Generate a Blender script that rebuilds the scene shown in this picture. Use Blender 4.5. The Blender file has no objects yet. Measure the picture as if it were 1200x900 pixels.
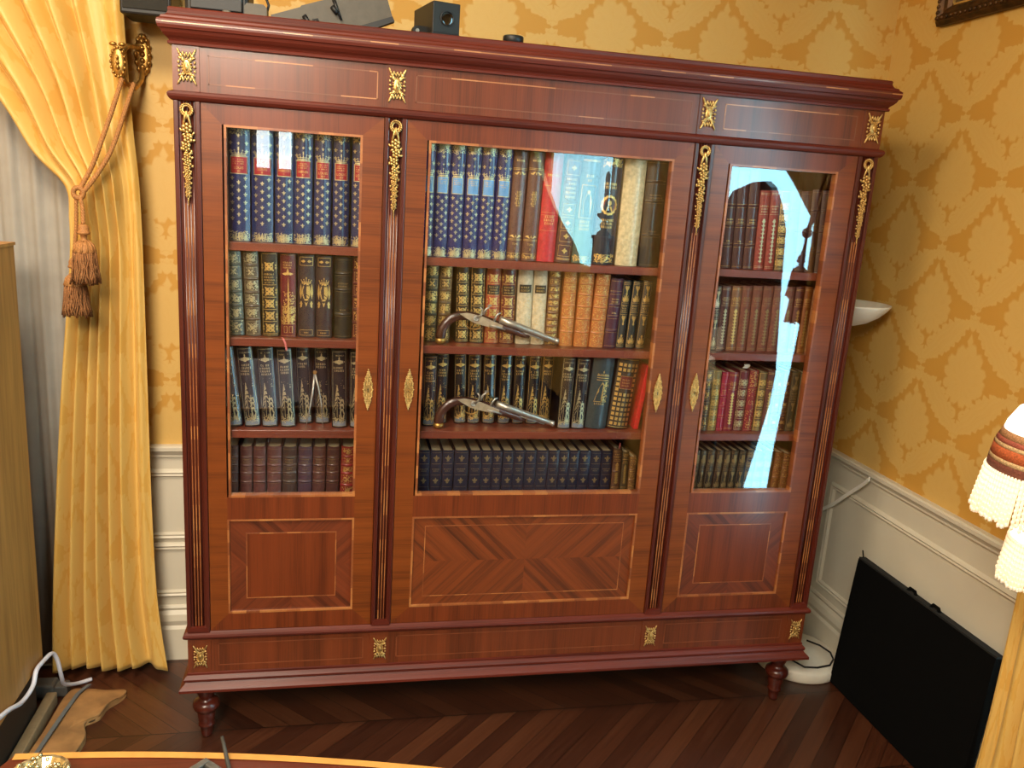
import bpy, bmesh, math, random
from mathutils import Matrix, Vector
random.seed(7)
PI = math.pi
sc = bpy.context.scene
COL = sc.collection
rnd = random.uniform

# ------------------------------------------------------------------ colour and node helpers
def lin(h):
    h = h.lstrip('#')
    c = [int(h[i:i+2], 16)/255 for i in (0, 2, 4)]
    return tuple((x/12.92 if x <= .04045 else ((x+.055)/1.055)**2.4) for x in c) + (1.0,)

class N:
    """a scalar socket with arithmetic, so that patterns read as formulas"""
    def __init__(s, nt, sock): s.nt, s.s = nt, sock
    def _op(s, op, *a, clamp=False):
        n = s.nt.nodes.new('ShaderNodeMath'); n.operation = op; n.use_clamp = clamp
        s.nt.links.new(s.s, n.inputs[0])
        for i, b in enumerate(a):
            if isinstance(b, N): s.nt.links.new(b.s, n.inputs[i+1])
            else: n.inputs[i+1].default_value = b
        return N(s.nt, n.outputs[0])
    def __add__(s, b): return s._op('ADD', b)
    __radd__ = __add__
    def __sub__(s, b): return s._op('SUBTRACT', b)
    def __rsub__(s, b): return s._op('MULTIPLY', -1.0)._op('ADD', b)
    def __mul__(s, b): return s._op('MULTIPLY', b)
    __rmul__ = __mul__
    def __truediv__(s, b): return s._op('DIVIDE', b)
    def abs(s): return s._op('ABSOLUTE')
    def floor(s): return s._op('FLOOR')
    def fract(s): return s._op('FRACT')
    def mod(s, b): return s._op('FLOORED_MODULO', b)
    def sin(s): return s._op('SINE')
    def cos(s): return s._op('COSINE')
    def sqrt(s): return s._op('SQRT')
    def max(s, b): return s._op('MAXIMUM', b)
    def min(s, b): return s._op('MINIMUM', b)
    def lt(s, b): return s._op('LESS_THAN', b)
    def gt(s, b): return s._op('GREATER_THAN', b)
    def atan2(s, b): return s._op('ARCTAN2', b)
    def clamp(s): return s._op('ADD', 0.0, clamp=True)
    def step(s, w=.002):  # soft threshold at zero: 1 where s<0
        return ((s * (-1.0/w)) + .5).clamp()

class M:
    def __init__(s, name, rough=.5, metal=0.0, coat=0.0, coat_rough=.1, spec=.5):
        s.m = bpy.data.materials.new(name); s.m.use_nodes = True
        s.nt = s.m.node_tree; s.b = s.nt.nodes['Principled BSDF']
        s.b.inputs['Roughness'].default_value = rough
        s.b.inputs['Metallic'].default_value = metal
        s.b.inputs['Coat Weight'].default_value = coat
        s.b.inputs['Coat Roughness'].default_value = coat_rough
        s.b.inputs['Specular IOR Level'].default_value = spec
        s._co = {}
    def xyz(s, kind='Object'):
        if kind not in s._co:
            t = s.nt.nodes.new('ShaderNodeTexCoord'); sp = s.nt.nodes.new('ShaderNodeSeparateXYZ')
            s.nt.links.new(t.outputs[kind], sp.inputs[0])
            s._co[kind] = [N(s.nt, sp.outputs[i]) for i in range(3)]
        return s._co[kind]
    def noise(s, x, y, z, scale=1.0, detail=3.0, rough=.5):
        c = s.nt.nodes.new('ShaderNodeCombineXYZ')
        for i, v in enumerate((x, y, z)):
            if isinstance(v, N): s.nt.links.new(v.s, c.inputs[i])
            else: c.inputs[i].default_value = v
        n = s.nt.nodes.new('ShaderNodeTexNoise'); n.inputs['Scale'].default_value = scale
        n.inputs['Detail'].default_value = detail; n.inputs['Roughness'].default_value = rough
        s.nt.links.new(c.outputs[0], n.inputs['Vector'])
        return N(s.nt, n.outputs['Fac'])
    def white(s, x, y=0.0):
        c = s.nt.nodes.new('ShaderNodeCombineXYZ')
        for i, v in enumerate((x, y)):
            if isinstance(v, N): s.nt.links.new(v.s, c.inputs[i])
            else: c.inputs[i].default_value = v
        n = s.nt.nodes.new('ShaderNodeTexWhiteNoise'); n.noise_dimensions = '3D'
        s.nt.links.new(c.outputs[0], n.inputs['Vector'])
        return N(s.nt, n.outputs['Value'])
    def ramp(s, fac, stops):
        r = s.nt.nodes.new('ShaderNodeValToRGB'); s.nt.links.new(fac.s, r.inputs[0])
        e = r.color_ramp.elements
        while len(e) > 1: e.remove(e[-1])
        e[0].position, e[0].color = stops[0]
        for p, c in stops[1:]:
            k = e.new(p); k.color = c
        return r.outputs[0]
    def mix(s, fac, a, b):
        n = s.nt.nodes.new('ShaderNodeMix'); n.data_type = 'RGBA'
        if isinstance(fac, N): s.nt.links.new(fac.s, n.inputs[0])
        else: n.inputs[0].default_value = fac
        for i, v in ((6, a), (7, b)):
            if isinstance(v, tuple): n.inputs[i].default_value = v
            else: s.nt.links.new(v, n.inputs[i])
        return n.outputs[2]
    def color(s, v):
        if isinstance(v, tuple): s.b.inputs['Base Color'].default_value = v
        else: s.nt.links.new(v, s.b.inputs['Base Color'])
        return s
    def bump(s, h, strength=.3, dist=.002):
        n = s.nt.nodes.new('ShaderNodeBump'); n.inputs['Strength'].default_value = strength
        n.inputs['Distance'].default_value = dist
        s.nt.links.new(h.s, n.inputs['Height']); s.nt.links.new(n.outputs[0], s.b.inputs['Normal'])
        return s

MATS = {}
def plain(name, hexc, rough=.5, metal=0.0, coat=0.0, var=.12, scale=40, bump=0.0):
    """a plain surface with a slight procedural unevenness"""
    if name in MATS: return MATS[name]
    m = M(name, rough, metal, coat)
    x, y, z = m.xyz(); f = m.noise(x, y, z, scale, 3)
    c = lin(hexc); a = tuple(v*(1-var) for v in c[:3])+(1,); b = tuple(min(1, v*(1+var)) for v in c[:3])+(1,)
    m.color(m.ramp(f, [(.3, a), (.7, b)]))
    if bump: m.bump(f, bump, .001)
    MATS[name] = m.m
    return m.m

def wood(name, base, dark, axis='z', fine=260, coat=.35, rough=.36, streak=.5):
    """veneer whose grain runs along the given axis"""
    m = M(name, rough, coat=coat*.8, coat_rough=.2)
    x, y, z = m.xyz()
    A = {'x': (x*6, y*fine, z*fine), 'z': (x*fine, y*fine, z*6), 'y': (x*fine, y*6, z*fine)}[axis]
    g = m.noise(*A, 1.0, 4, .6)
    Bc = {'x': (x*1.5, y*30, z*30), 'z': (x*30, y*30, z*1.5), 'y': (x*30, y*1.5, z*30)}[axis]
    h = m.noise(*Bc, 1.0, 2)
    f = (g*.45 + h*.55)
    m.color(m.ramp(f, [(.32, lin(dark)), (.5, lin(base)), (.68, tuple(min(1, v*1.25) for v in lin(base)[:3])+(1,))]))
    m.bump(g, .08, .0005); m.b.inputs['Specular IOR Level'].default_value = .35
    return m.m

def chevron_wood(name, base, dark, cx, cz, mode='book'):
    """book-matched diagonal veneer centred on (cx, cz)"""
    m = M(name, .38, coat=.3, coat_rough=.18)
    x, y, z = m.xyz()
    ax, az = (x-cx).abs(), (z-cz).abs()
    u = az - ax; v = az + ax
    qx, qz = (x-cx).gt(0.0), (z-cz).gt(0.0)
    seed = qx*3.1 + qz*7.7
    if mode == 'band':   # mitred border: stripes fan outwards from the middle of each side
        u = ax + az*1.0 - az*2.0
    g = m.noise(u*300, v*8, seed, 1.0, 3, .6); h = m.noise(u*55, v*2, seed, 1.0, 2)
    st = m.white((u*48.0).floor(), seed)
    f = g*.3 + h*.5 + st*.2
    m.color(m.ramp(f, [(.3, lin(dark)), (.5, lin(base)), (.72, tuple(min(1, q*1.3) for q in lin(base)[:3])+(1,))]))
    return m.m

# wall silk / wallpaper damask: medallions in a half-drop lattice, leaves between, small flowers at the crossings
def damask(m, u, v, P=.40):
    h = P/2
    wob = m.noise(u*60, v*60, 0.0, 1.0, 2) - .5
    u = u + wob*.006; v = v + (m.noise(u*55, v*55, 4.0, 1.0, 2) - .5)*.006
    pu, pv = (u+h).mod(P) - h, (v+h).mod(P) - h
    ru, rv = u.mod(P) - h, v.mod(P) - h
    sel = (pu.abs() + pv.abs()).lt(h)
    a = pu*sel + ru*(1.0-sel); b = pv*sel + rv*(1.0-sel)
    aa, ab = a.abs(), b.abs()
    k = P/.4
    # medallion: pear shaped, lobed
    th = (b+.012*k).atan2(a)
    R = ((a/(.082*k))*(a/(.082*k)) + ((b-.004)/(.096*k))*((b-.004)/(.096*k))).sqrt() + (th*13.0).cos()*.07 + (th*26.0).cos()*.03 + (th*5.0+1.0).cos()*.05
    med = (R - 1.0).step(.10)
    inner = ((R*14.0).sin()*.5 + (th*12.0).cos()*.5)
    tip = (aa + (b-.112*k).abs()*.5 - .013*k).step(.006)
    side = (((aa-.068*k)*(aa-.068*k)+(b+.030*k)*(b+.030*k)).sqrt() - .017*k).step(.006)
    # leaves along the lattice diagonals
    e = (h - aa - ab)
    s = aa - ab
    up = b.gt(0.0)
    lw = (1.0 - ((s+.02*k)/(.155*k))*((s+.02*k)/(.155*k))).max(0.0).sqrt()*(.068*k) + (s*(80.0/k)).sin().abs()*.019*k + (s*(230.0/k)).sin()*.004 - .008
    leaf = (e - lw*(1.05 - up*.45)).step(.006)
    gap = ((s+.005*k).abs() - .006*k).step(.004)*.0
    # small flowers and curls at the lattice crossings
    fd = ((aa)*(aa) + (ab-h)*(ab-h)).sqrt()
    fl = (fd - (.050*k) - (aa.atan2(h-ab)*8.0).cos()*.005*k).step(.006)
    ring = ((fd-.020*k).abs() - .0025*k).step(.003)
    crown = ((((aa-.026*k)*(aa-.026*k)+(b+.118*k)*(b+.118*k)).sqrt() - .014*k).abs() - .006*k).step(.005)
    allm = med.max(tip).max(side).max(leaf).max(fl).max(crown)
    det = (inner*.09*med + ring*.2).clamp()
    vein = (((e*(260.0/k)) + (s*(60.0/k)).sin()*1.2).sin()*.5+.5)*leaf*.10
    return (allm*(1.0 - det - vein)).clamp(), wob

def wallpaper(name, ui, sign, ou, ov):
    m = M(name, .62)
    c = m.xyz(); u = (c[ui]*sign - ou); v = (c[2] - ov)
    f, w = damask(m, u, v)
    weave = m.noise(c[0]*900, c[1]*900, c[2]*300, 1.0, 1)
    col = m.mix(f, lin('#c6933c'), lin('#d2ab60'))
    m.color(m.mix((weave*.18), col, lin('#8a5a18')))
    r = (.68 - f*.14); m.nt.links.new(r.s, m.b.inputs['Roughness'])
    return m.m

def curtain_mat(name):
    m = M(name, .55); m.b.inputs['Sheen Weight'].default_value = .25; m.b.inputs['Sheen Roughness'].default_value = .4
    m.b.inputs['Sheen Tint'].default_value = lin('#ffe9a8')
    uv = m.xyz('UV')
    f, w = damask(m, uv[0], uv[1], .46)
    big = m.noise(uv[0]*3, uv[1]*3, 0.0, 1.0, 3)
    col = m.mix(f, lin('#cfa14c'), lin('#d6b062'))
    m.color(m.mix(big*.3, col, lin('#d2a750')))
    r = (.60 - f*.12); m.nt.links.new(r.s, m.b.inputs['Roughness'])
    m.bump(m.noise(uv[0]*700, uv[1]*700, 0.0, 1.0, 1), .12, .0006)
    return m.m

# ------------------------------------------------------------------ mesh helpers
class B:
    def __init__(s): s.v, s.f, s.sm = [], [], []
    def add(s, vs, fs, smooth=False, T=None):
        o = len(s.v)
        s.v += [tuple(T @ Vector(p)) if T else tuple(p) for p in vs]
        s.f += [tuple(i+o for i in f) for f in fs]; s.sm += [smooth]*len(fs)
        return s
    def box(s, x0, x1, y0, y1, z0, z1, T=None, c=0.0):
        if x0 > x1: x0, x1 = x1, x0
        if y0 > y1: y0, y1 = y1, y0
        if z0 > z1: z0, z1 = z1, z0
        if c <= 0:
            v = [(x, y, z) for x in (x0, x1) for y in (y0, y1) for z in (z0, z1)]
            return s.add(v, [(0, 1, 3, 2), (4, 6, 7, 5), (0, 4, 5, 1), (2, 3, 7, 6), (0, 2, 6, 4), (1, 5, 7, 3)], T=T)
        c = min(c, (x1-x0)*.45, (y1-y0)*.45, (z1-z0)*.45)
        bm = bmesh.new(); bmesh.ops.create_cube(bm, size=1)
        for q in bm.verts: q.co = Vector(((x0+x1)/2+q.co.x*(x1-x0), (y0+y1)/2+q.co.y*(y1-y0), (z0+z1)/2+q.co.z*(z1-z0)))
        bmesh.ops.bevel(bm, geom=bm.edges[:], offset=c, segments=2, affect='EDGES', profile=.5)
        bm.verts.ensure_lookup_table()
        s.add([q.co[:] for q in bm.verts], [[q.index for q in f.verts] for f in bm.faces], T=T)
        bm.free(); return s
    def prism(s, poly, lo, hi, axis='y', T=None, smooth=False):
        """polygon in the two other axes, extruded along axis from lo to hi"""
        n = len(poly)
        def P(a, b, t): return {'y': (a, t, b), 'x': (t, a, b), 'z': (a, b, t)}[axis]
        v = [P(a, b, lo) for a, b in poly] + [P(a, b, hi) for a, b in poly]
        f = [tuple(range(n)), tuple(range(2*n-1, n-1, -1))]
        s.add(v, f, T=T)
        s.add(v, [(i, i+n, (i+1) % n + n, (i+1) % n) for i in range(n)], smooth, T=T)
        return s
    def lathe(s, prof, n=24, c=(0, 0, 0), T=None, smooth=True, cap=True):
        """prof: (radius, z)"""
        v = [(c[0]+r*math.cos(2*PI*k/n), c[1]+r*math.sin(2*PI*k/n), c[2]+z) for r, z in prof for k in range(n)]
        f = [(i*n+k, i*n+(k+1) % n, (i+1)*n+(k+1) % n, (i+1)*n+k) for i in range(len(prof)-1) for k in range(n)]
        s.add(v, f, smooth, T)
        if cap: s.add([v[k] for k in range(n)] + [v[-n+k] for k in range(n)], [tuple(range(n-1, -1, -1)), tuple(range(n, 2*n))], False, T)
        return s
    def tube(s, pts, r, n=8, smooth=True, T=None, flat=1.0):
        pts = [Vector(p) for p in pts]; rs = r if isinstance(r, (list, tuple)) else [r]*len(pts)
        up = None; v = []
        for i, p in enumerate(pts):
            d = (pts[min(i+1, len(pts)-1)] - pts[max(i-1, 0)]).normalized()
            if up is None: up = Vector((0, 1, 0)) if abs(d.y) < .9 else Vector((1, 0, 0))
            a = d.cross(up).normalized(); b = a.cross(d).normalized(); up = b
            v += [p + (a*math.cos(2*PI*k/n) + b*math.sin(2*PI*k/n)*flat)*rs[i] for k in range(n)]
        f = [(i*n+k, i*n+(k+1) % n, (i+1)*n+(k+1) % n, (i+1)*n+k) for i in range(len(pts)-1) for k in range(n)]
        s.add([q[:] for q in v], f, smooth, T)
        L = len(v)
        s.add([q[:] for q in v[:n]] + [q[:] for q in v[L-n:]], [tuple(range(n-1, -1, -1)), tuple(range(n, 2*n))], False, T)
        return s
    def ell(s, c, r, rot=0.0, n=8, m=5, T=None):
        """ellipsoid, rotated about y"""
        vs = []; cr, sr = math.cos(rot), math.sin(rot)
        for i in range(m+1):
            t = PI*i/m
            for k in range(n):
                x, y, z = r[0]*math.sin(t)*math.cos(2*PI*k/n), r[1]*math.sin(t)*math.sin(2*PI*k/n), r[2]*math.cos(t)
                vs.append((c[0]+x*cr+z*sr, c[1]+y, c[2]-x*sr+z*cr))
        f = [(i*n+k, (i+1)*n+k, (i+1)*n+(k+1) % n, i*n+(k+1) % n) for i in range(m) for k in range(n)]
        return s.add(vs, f, True, T)
    def obj(s, name, mat, parent=None, local=False):
        me = bpy.data.meshes.new(name); me.from_pydata(s.v, [], s.f)
        me.polygons.foreach_set('use_smooth', s.sm)
        bm = bmesh.new(); bm.from_mesh(me)
        bmesh.ops.remove_doubles(bm, verts=bm.verts, dist=1e-6)
        bmesh.ops.recalc_face_normals(bm, faces=bm.faces); bm.to_mesh(me); bm.free()
        if mat: me.materials.append(mat)
        o = bpy.data.objects.new(name, me); COL.objects.link(o)
        if parent:
            o.parent = parent
            if not local:
                r = parent
                while r.parent: r = r.parent
                p = parent
                o.matrix_parent_inverse = world_of(p).inverted()
        return o

def world_of(o):
    m = Matrix.Translation(o.location) @ o.rotation_euler.to_matrix().to_4x4()
    if o.parent: m = world_of(o.parent) @ o.matrix_parent_inverse @ m
    return m

def tag(o, label=None, cat=None, group=None, kind=None):
    if label: o['label'] = label
    if cat: o['category'] = cat
    if group: o['group'] = group
    if kind: o['kind'] = kind
    return o
def thing(name, label, cat, loc=(0, 0, 0), group=None, rot=(0, 0, 0)):
    o = bpy.data.objects.new(name, None); COL.objects.link(o); o.location = loc; o.rotation_euler = rot
    o.empty_display_size = .05
    return tag(o, label, cat, group)
def struct(b, name, mat): return tag(b.obj(name, mat), kind='structure')

# ------------------------------------------------------------------ materials
WH = wood('mahogany_horizontal_grain', '#713611', '#52240b', 'x')
WV = wood('mahogany_vertical_grain', '#682d12', '#471d0b', 'z', fine=330)
WX = wood('frieze_cross_grain', '#672f16', '#46200e', 'z', fine=330, coat=.5)
WM = wood('moulding_dark_mahogany', '#591d0e', '#3d1107', 'x', coat=.1, rough=.5)
WP = wood('pilaster_dark_mahogany', '#4c1c11', '#341009', 'z', coat=.5, rough=.3)
WS = wood('shelf_mahogany', '#6f3524', '#4f2318', 'x', coat=.2)
WI = wood('cabinet_interior_mahogany', '#4a2418', '#331710', 'z', coat=.1)
def inlay_mat():
    m = M('satinwood_inlay', .38, coat=.3)
    x, y, z = m.xyz()
    w = m.white((x*26.0).floor(), (z*26.0).floor()); n = m.noise(x*200, y*10, z*200, 1.0, 2)
    m.color(m.ramp(w*.6+n*.4, [(.2, lin('#733c1e')), (.5, lin('#92522a')), (.85, lin('#b0713c'))]))
    return m.m
INL = inlay_mat()
def thin_inlay_mat():
    m = M('faded_inlay_line', .38, coat=.3)
    x, y, z = m.xyz()
    w = m.white((x*14.0).floor(), (z*30.0).floor())
    m.color(m.ramp(w, [(.0, lin('#6e3c24')), (.55, lin('#784428')), (.62, lin('#a4683f')), (1.0, lin('#bb8052'))]))
    return m.m
INT = thin_inlay_mat()
INB = plain('faint_inlay_line', '#743a1e', .4, var=.3, scale=20)
BRASS = plain('gilt_brass', '#cdab6c', .36, .9, var=.3, scale=160)
BRASS2 = plain('aged_brass', '#b48a48', .36, .85, var=.4, scale=60)
GOLD = plain('gold_tooling', '#d2b069', .38, .75, var=.25, scale=400)
DIMG = plain('dull_gold_tooling', '#8d7850', .5, .5, var=.3, scale=400)
SILV = plain('silver_gilt_tooling', '#b9ad86', .38, .7, var=.25, scale=400)
PLATE = plain('worn_lock_steel', '#a8957a', .45, .35, var=.2, scale=80)
STEEL = plain('polished_steel', '#aaa69d', .33, .75, var=.15, scale=60)
PAPER = plain('book_page_edges', '#dcc99c', .8, var=.2, scale=500)
BLACK = plain('matte_black_plastic', '#111112', .5)
BLACK2 = plain('black_soft_fabric', '#050505', 1.0)
BLACK2.node_tree.nodes['Principled BSDF'].inputs['Specular IOR Level'].default_value = .1
GREYP = plain('warm_grey_metal', '#4a443a', .5, .2)
WHITEP = plain('white_enamel', '#ded6c6', .4, var=.03)

def glass_mat():
    m = bpy.data.materials.new('clear_door_glass'); m.use_nodes = True; nt = m.node_tree
    nt.nodes.clear()
    o = nt.nodes.new('ShaderNodeOutputMaterial'); t = nt.nodes.new('ShaderNodeBsdfTransparent')
    g = nt.nodes.new('ShaderNodeBsdfGlossy'); g.inputs['Roughness'].default_value = 0.0
    f = nt.nodes.new('ShaderNodeFresnel'); ge = nt.nodes.new('ShaderNodeNewGeometry')
    mr = nt.nodes.new('ShaderNodeMapRange'); mr.inputs['To Min'].default_value = 1.62; mr.inputs['To Max'].default_value = 1/1.62
    nt.links.new(ge.outputs['Backfacing'], mr.inputs['Value']); nt.links.new(mr.outputs[0], f.inputs['IOR'])
    mx = nt.nodes.new('ShaderNodeMixShader')
    nt.links.new(f.outputs[0], mx.inputs[0]); nt.links.new(t.outputs[0], mx.inputs[1]); nt.links.new(g.outputs[0], mx.inputs[2])
    nt.links.new(mx.outputs[0], o.inputs['Surface'])
    return m
GLASS = glass_mat()
def emit(name, col, strength):
    m = bpy.data.materials.new(name); m.use_nodes = True; b = m.node_tree.nodes['Principled BSDF']
    b.inputs['Base Color'].default_value = lin(col); b.inputs['Emission Color'].default_value = lin(col)
    b.inputs['Emission Strength'].default_value = strength
    return m

# ------------------------------------------------------------------ the room
BW, RW, LW, FW, CH = .50, 2.19, -1.75, -6.6, 3.15     # back wall y, right wall x, left wall x, front wall y, ceiling z
DADO = .79
def floor_mat():
    m = M('oiled_herringbone_parquet', .34, coat=.15, coat_rough=.25)
    x, y, z = m.xyz(); R = .40
    row = ((y+.34)/R).floor(); par = 1.0 - row.mod(2.0)*2.0
    yy = (y+.34) - row*R
    w = .058*1.4142
    d = (x - par*yy)/w
    pl = d.floor(); fr = d - pl
    seed = m.white(pl, row*3.7+.5)
    al = x + par*yy; ac = x - par*yy
    g = m.noise(al*3, ac*110, seed*9, 1.0, 4, .6)
    gap = fr.lt(.035).max((yy.lt(.004)))
    f = seed*.4 + g*.6
    c = m.ramp(f, [(.2, lin('#2c140b')), (.5, lin('#402012')), (.85, lin('#56301c'))])
    m.color(m.mix(gap, c, lin('#1c0d07')))
    r = g*.25 + .24; m.nt.links.new(r.s, m.b.inputs['Roughness'])
    return m.m
struct(B().box(LW-.1, RW+.1, FW-.1, BW+.1, -.1, 0), 'floor', floor_mat())
struct(B().box(LW-.1, RW+.1, FW-.1, BW+.1, CH, CH+.1), 'ceiling', plain('ceiling_plaster', '#e9e1cf', .9, var=.02))
WPB = wallpaper('yellow_damask_back', 0, 1, .35, 1.812)
WPR = wallpaper('yellow_damask_right', 1, 1, .071, 1.812)
struct(B().box(LW-.1, RW+.1, BW, BW+.1, 0, CH), 'wall_back', WPB)
struct(B().box(LW-.1, LW, FW, BW, 0, CH), 'wall_left', WPR)
# right wall with two window openings
W1 = (-1.80, -.82, .28, 2.62); W2 = (-5.45, -3.58, 1.15, 2.35)
b = B()
ys = [BW, W1[1], W1[0], W2[1], W2[0], FW]
for i in (0, 2, 4): b.box(RW, RW+.2, ys[i+1], ys[i], 0, CH)
for w in (W1, W2):
    b.box(RW, RW+.2, w[0], w[1], 0, w[2]); b.box(RW, RW+.2, w[0], w[1], w[3], CH)
struct(b, 'wall_right', WPR)
b = B(); W3 = (-.60, -.20, 1.72, 2.5)
b.box(LW-.1, W3[0], FW-.1, FW, 0, CH); b.box(W3[1], RW+.1, FW-.1, FW, 0, CH)
b.box(W3[0], W3[1], FW-.1, FW, 0, W3[2]); b.box(W3[0], W3[1], FW-.1, FW, W3[3], CH)
struct(b, 'wall_front', WPB)
PAINT = plain('cream_wainscot_paint', '#cdc5b2', .42, var=.03, scale=6)
DAY = emit('daylit_sheer', '#a6e8ff', 14.0)
DAYF = emit('daylit_sheer_far', '#a6e8ff', 8.0)
SKY2 = emit('daylit_pane_far', '#e8f6ff', 9.0)
def window(n, a0, a1, z0, z1, wall):
    f = B(); g = B()
    if wall == 'r':
        for (p, q) in ((a0, a0+.06), (a1-.06, a1), ((a0+a1)/2-.02, (a0+a1)/2+.02)): f.box(RW+.08, RW+.12, p, q, z0, z1)
        for (p, q) in ((z0, z0+.08), (z1-.06, z1)): f.box(RW+.08, RW+.12, a0, a1, p, q)
        g.box(RW+.02, RW+.024, a0, a1, z0, z1)
    else:
        for (p, q) in ((a0, a0+.03), (a1-.03, a1), ((a0+a1)/2-.045, (a0+a1)/2+.045)): f.box(p, q, FW-.06, FW-.02, z0, z1)
        for (p, q) in ((z0, z0+.04), (z1-.04, z1)): f.box(a0, a1, FW-.06, FW-.02, p, q)
        g.box(a0, a1, FW-.08, FW-.075, z0, z1)
    o = struct(f, 'window_%d' % n, PAINT)
    g.obj('window_sheer' if wall == 'r' else 'window_pane', (DAY if n == 1 else DAYF) if wall == 'r' else SKY2, o)
window(1, *W1, 'r'); window(2, *W2, 'r'); window(3, *W3, 'f')

# wainscot: (depth from the wall, height) profile; chair rail on top, panel moulding and skirting
def wains_profile():
    return [(0, 0), (.022, 0), (.022, .118), (.016, .130), (.022, .150), (.018, .172), (.010, .186), (.014, .196), (.010, .204),
            (.006, .206), (.006, .745), (.016, .750), (.016, .757), (.024, .770), (.030, .774), (.030, .786), (.022, DADO), (0, DADO)]
def wainscot(name, wall, a0, a1):
    b = B()
    if wall == 'back': b.prism([(BW-d, z) for d, z in wains_profile()], a0, a1, 'x')
    else: b.prism([(RW-d, z) for d, z in wains_profile()], a0, a1, 'y')
    return struct(b, name, PAINT)
def prism_fix():
    pass
# prism along x uses (a=y, b=z); prism along y uses (a=x, b=z)
wainscot('baseboard_back', 'back', LW, RW)
wainscot('baseboard_right', 'right', W1[1]+.02, BW)
def panel_mould(name, wall, a0, a1, z0, z1):
    b = B(); w = .028
    prof = [(0, 0), (.006, .004), (.012, .010), (.008, .016), (.010, .022), (0, w)]
    def pt(a, z, d): return (a, BW-.006-d, z) if wall == 'back' else (RW-.006-d, a, z)
    ring = []
    for d, o in prof:
        ring.append([pt(a0+o, z0+o, d), pt(a1-o, z0+o, d), pt(a1-o, z1-o, d), pt(a0+o, z1-o, d)])
    v = [p for r in ring for p in r]
    f = [(i*4+k, i*4+(k+1) % 4, (i+1)*4+(k+1) % 4, (i+1)*4+k) for i in range(len(ring)-1) for k in range(4)]
    b.add(v, f); struct(b, name, PAINT)
panel_mould('trim_1', 'right', -.74, .435, .235, .668)
panel_mould('trim_2', 'back', -.95, 2.05, .45, .705)
panel_mould('trim_3', 'back', -.95, 2.05, .235, .44)

# ------------------------------------------------------------------ the bookcase
X0, X1, DEP = -.126, 1.862, .42
bc = thing('bookcase', 'large mahogany bookcase with three glazed doors, gilt mounts and turned feet', 'bookcase', (.868, .2, 0))
PIL = [(-.126, -.062), (.400, .459), (1.277, 1.337), (1.798, 1.862)]
DO = [(-.062, .400, 0.0, .338), (.459, 1.277, .5255, 1.2135), (1.337, 1.798, 1.398, 1.733)]
ZB, ZT = .376, 1.853
GB, GT = .797, 1.797
b = B()
b.box(X0, X0+.02, .006, DEP, .20, 1.99); b.box(X1-.02, X1, .006, DEP, .20, 1.99)
b.box(X0, X1, DEP-.012, DEP, .20, 1.99)
b.obj('carcass', WP, bc)
b = B(); b.box(X0+.02, X1-.02, .026, DEP-.012, 1.86, 1.985); b.box(X0+.02, X1-.02, .03, DEP-.012, .745, .765); b.box(X0+.02, X1-.02, .026, DEP-.012, .21, .235)
b.box(X0+.02, X1-.02, DEP-.018, DEP-.0125, .765, 1.86)
b.obj('interior_lining', WI, bc)
for c in (.4295, 1.307): B().box(c-.009, c+.009, .026, DEP-.018, .765, 1.86).obj('divider', WI, bc)
SH = {'L': (1.506, 1.246, .982), 'C': (1.490, 1.238, .982), 'R': (1.498, 1.240, .979)}
SX = {'L': (X0+.02, .4205), 'C': (.4385, 1.298), 'R': (1.316, X1-.02)}
for k in 'LCR':
    for z in SH[k]: B().box(SX[k][0], SX[k][1], .028, DEP-.018, z-.023, z, c=.0015).obj('shelf', WS, bc)

def mould(name, prof, z_mat, y_back=DEP, x0=X0, x1=X1):
    """moulding wrapped round the front and both sides, profile = (outward, z)"""
    b = B(); v = []
    for o, z in prof: v += [(x0-o, y_back, z), (x0-o, -o, z), (x1+o, -o, z), (x1+o, y_back, z)]
    n = len(prof)
    f = [(i*4+k, i*4+k+1, (i+1)*4+k+1, (i+1)*4+k) for i in range(n-1) for k in range(3)]
    f += [tuple(i*4 for i in range(n)), tuple(i*4+3 for i in range(n-1, -1, -1))]
    f += [(0, 1, 2, 3), ((n-1)*4+3, (n-1)*4+2, (n-1)*4+1, (n-1)*4)]
    f += [(0, 3, (n-1)*4+3, (n-1)*4)]
    b.add(v, f)
    return b.obj(name, z_mat, bc)
mould('cornice', [(0, 1.985), (.008, 1.985), (.009, 1.991), (.005, 1.993), (.008, 1.998), (.014, 2.003), (.020, 2.010), (.023, 2.017), (.027, 2.019), (.029, 2.026), (.029, 2.038), (.025, 2.041), (.022, 2.043), (.020, 2.048),
                  (.013, 2.050), (.009, 2.054), (.006, 2.060), (.007, 2.068), (.004, 2.071), (-.004, 2.071)], WM)
mould('frieze_moulding', [(0, 1.853), (.004, 1.853), (.008, 1.856), (.012, 1.862), (.013, 1.868), (.010, 1.873), (.003, 1.876), (0, 1.877)], WM)
mould('base_moulding', [(0, .352), (.004, .353), (.010, .358), (.012, .364), (.010, .370), (.004, .374), (0, .377)], WM)
mould('plinth_moulding', [(0, .243), (.003, .242), (.003, .236), (.008, .232), (.012, .226), (.011, .219), (.008, .216), (.012, .210), (.020, .203), (.024, .198), (.024, .190), (0, .190)], WM)
mould('cornice_inlay', [(.0292, 2.0305), (.0296, 2.0305), (.0296, 2.0335), (.0292, 2.0335)], INT)
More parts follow.
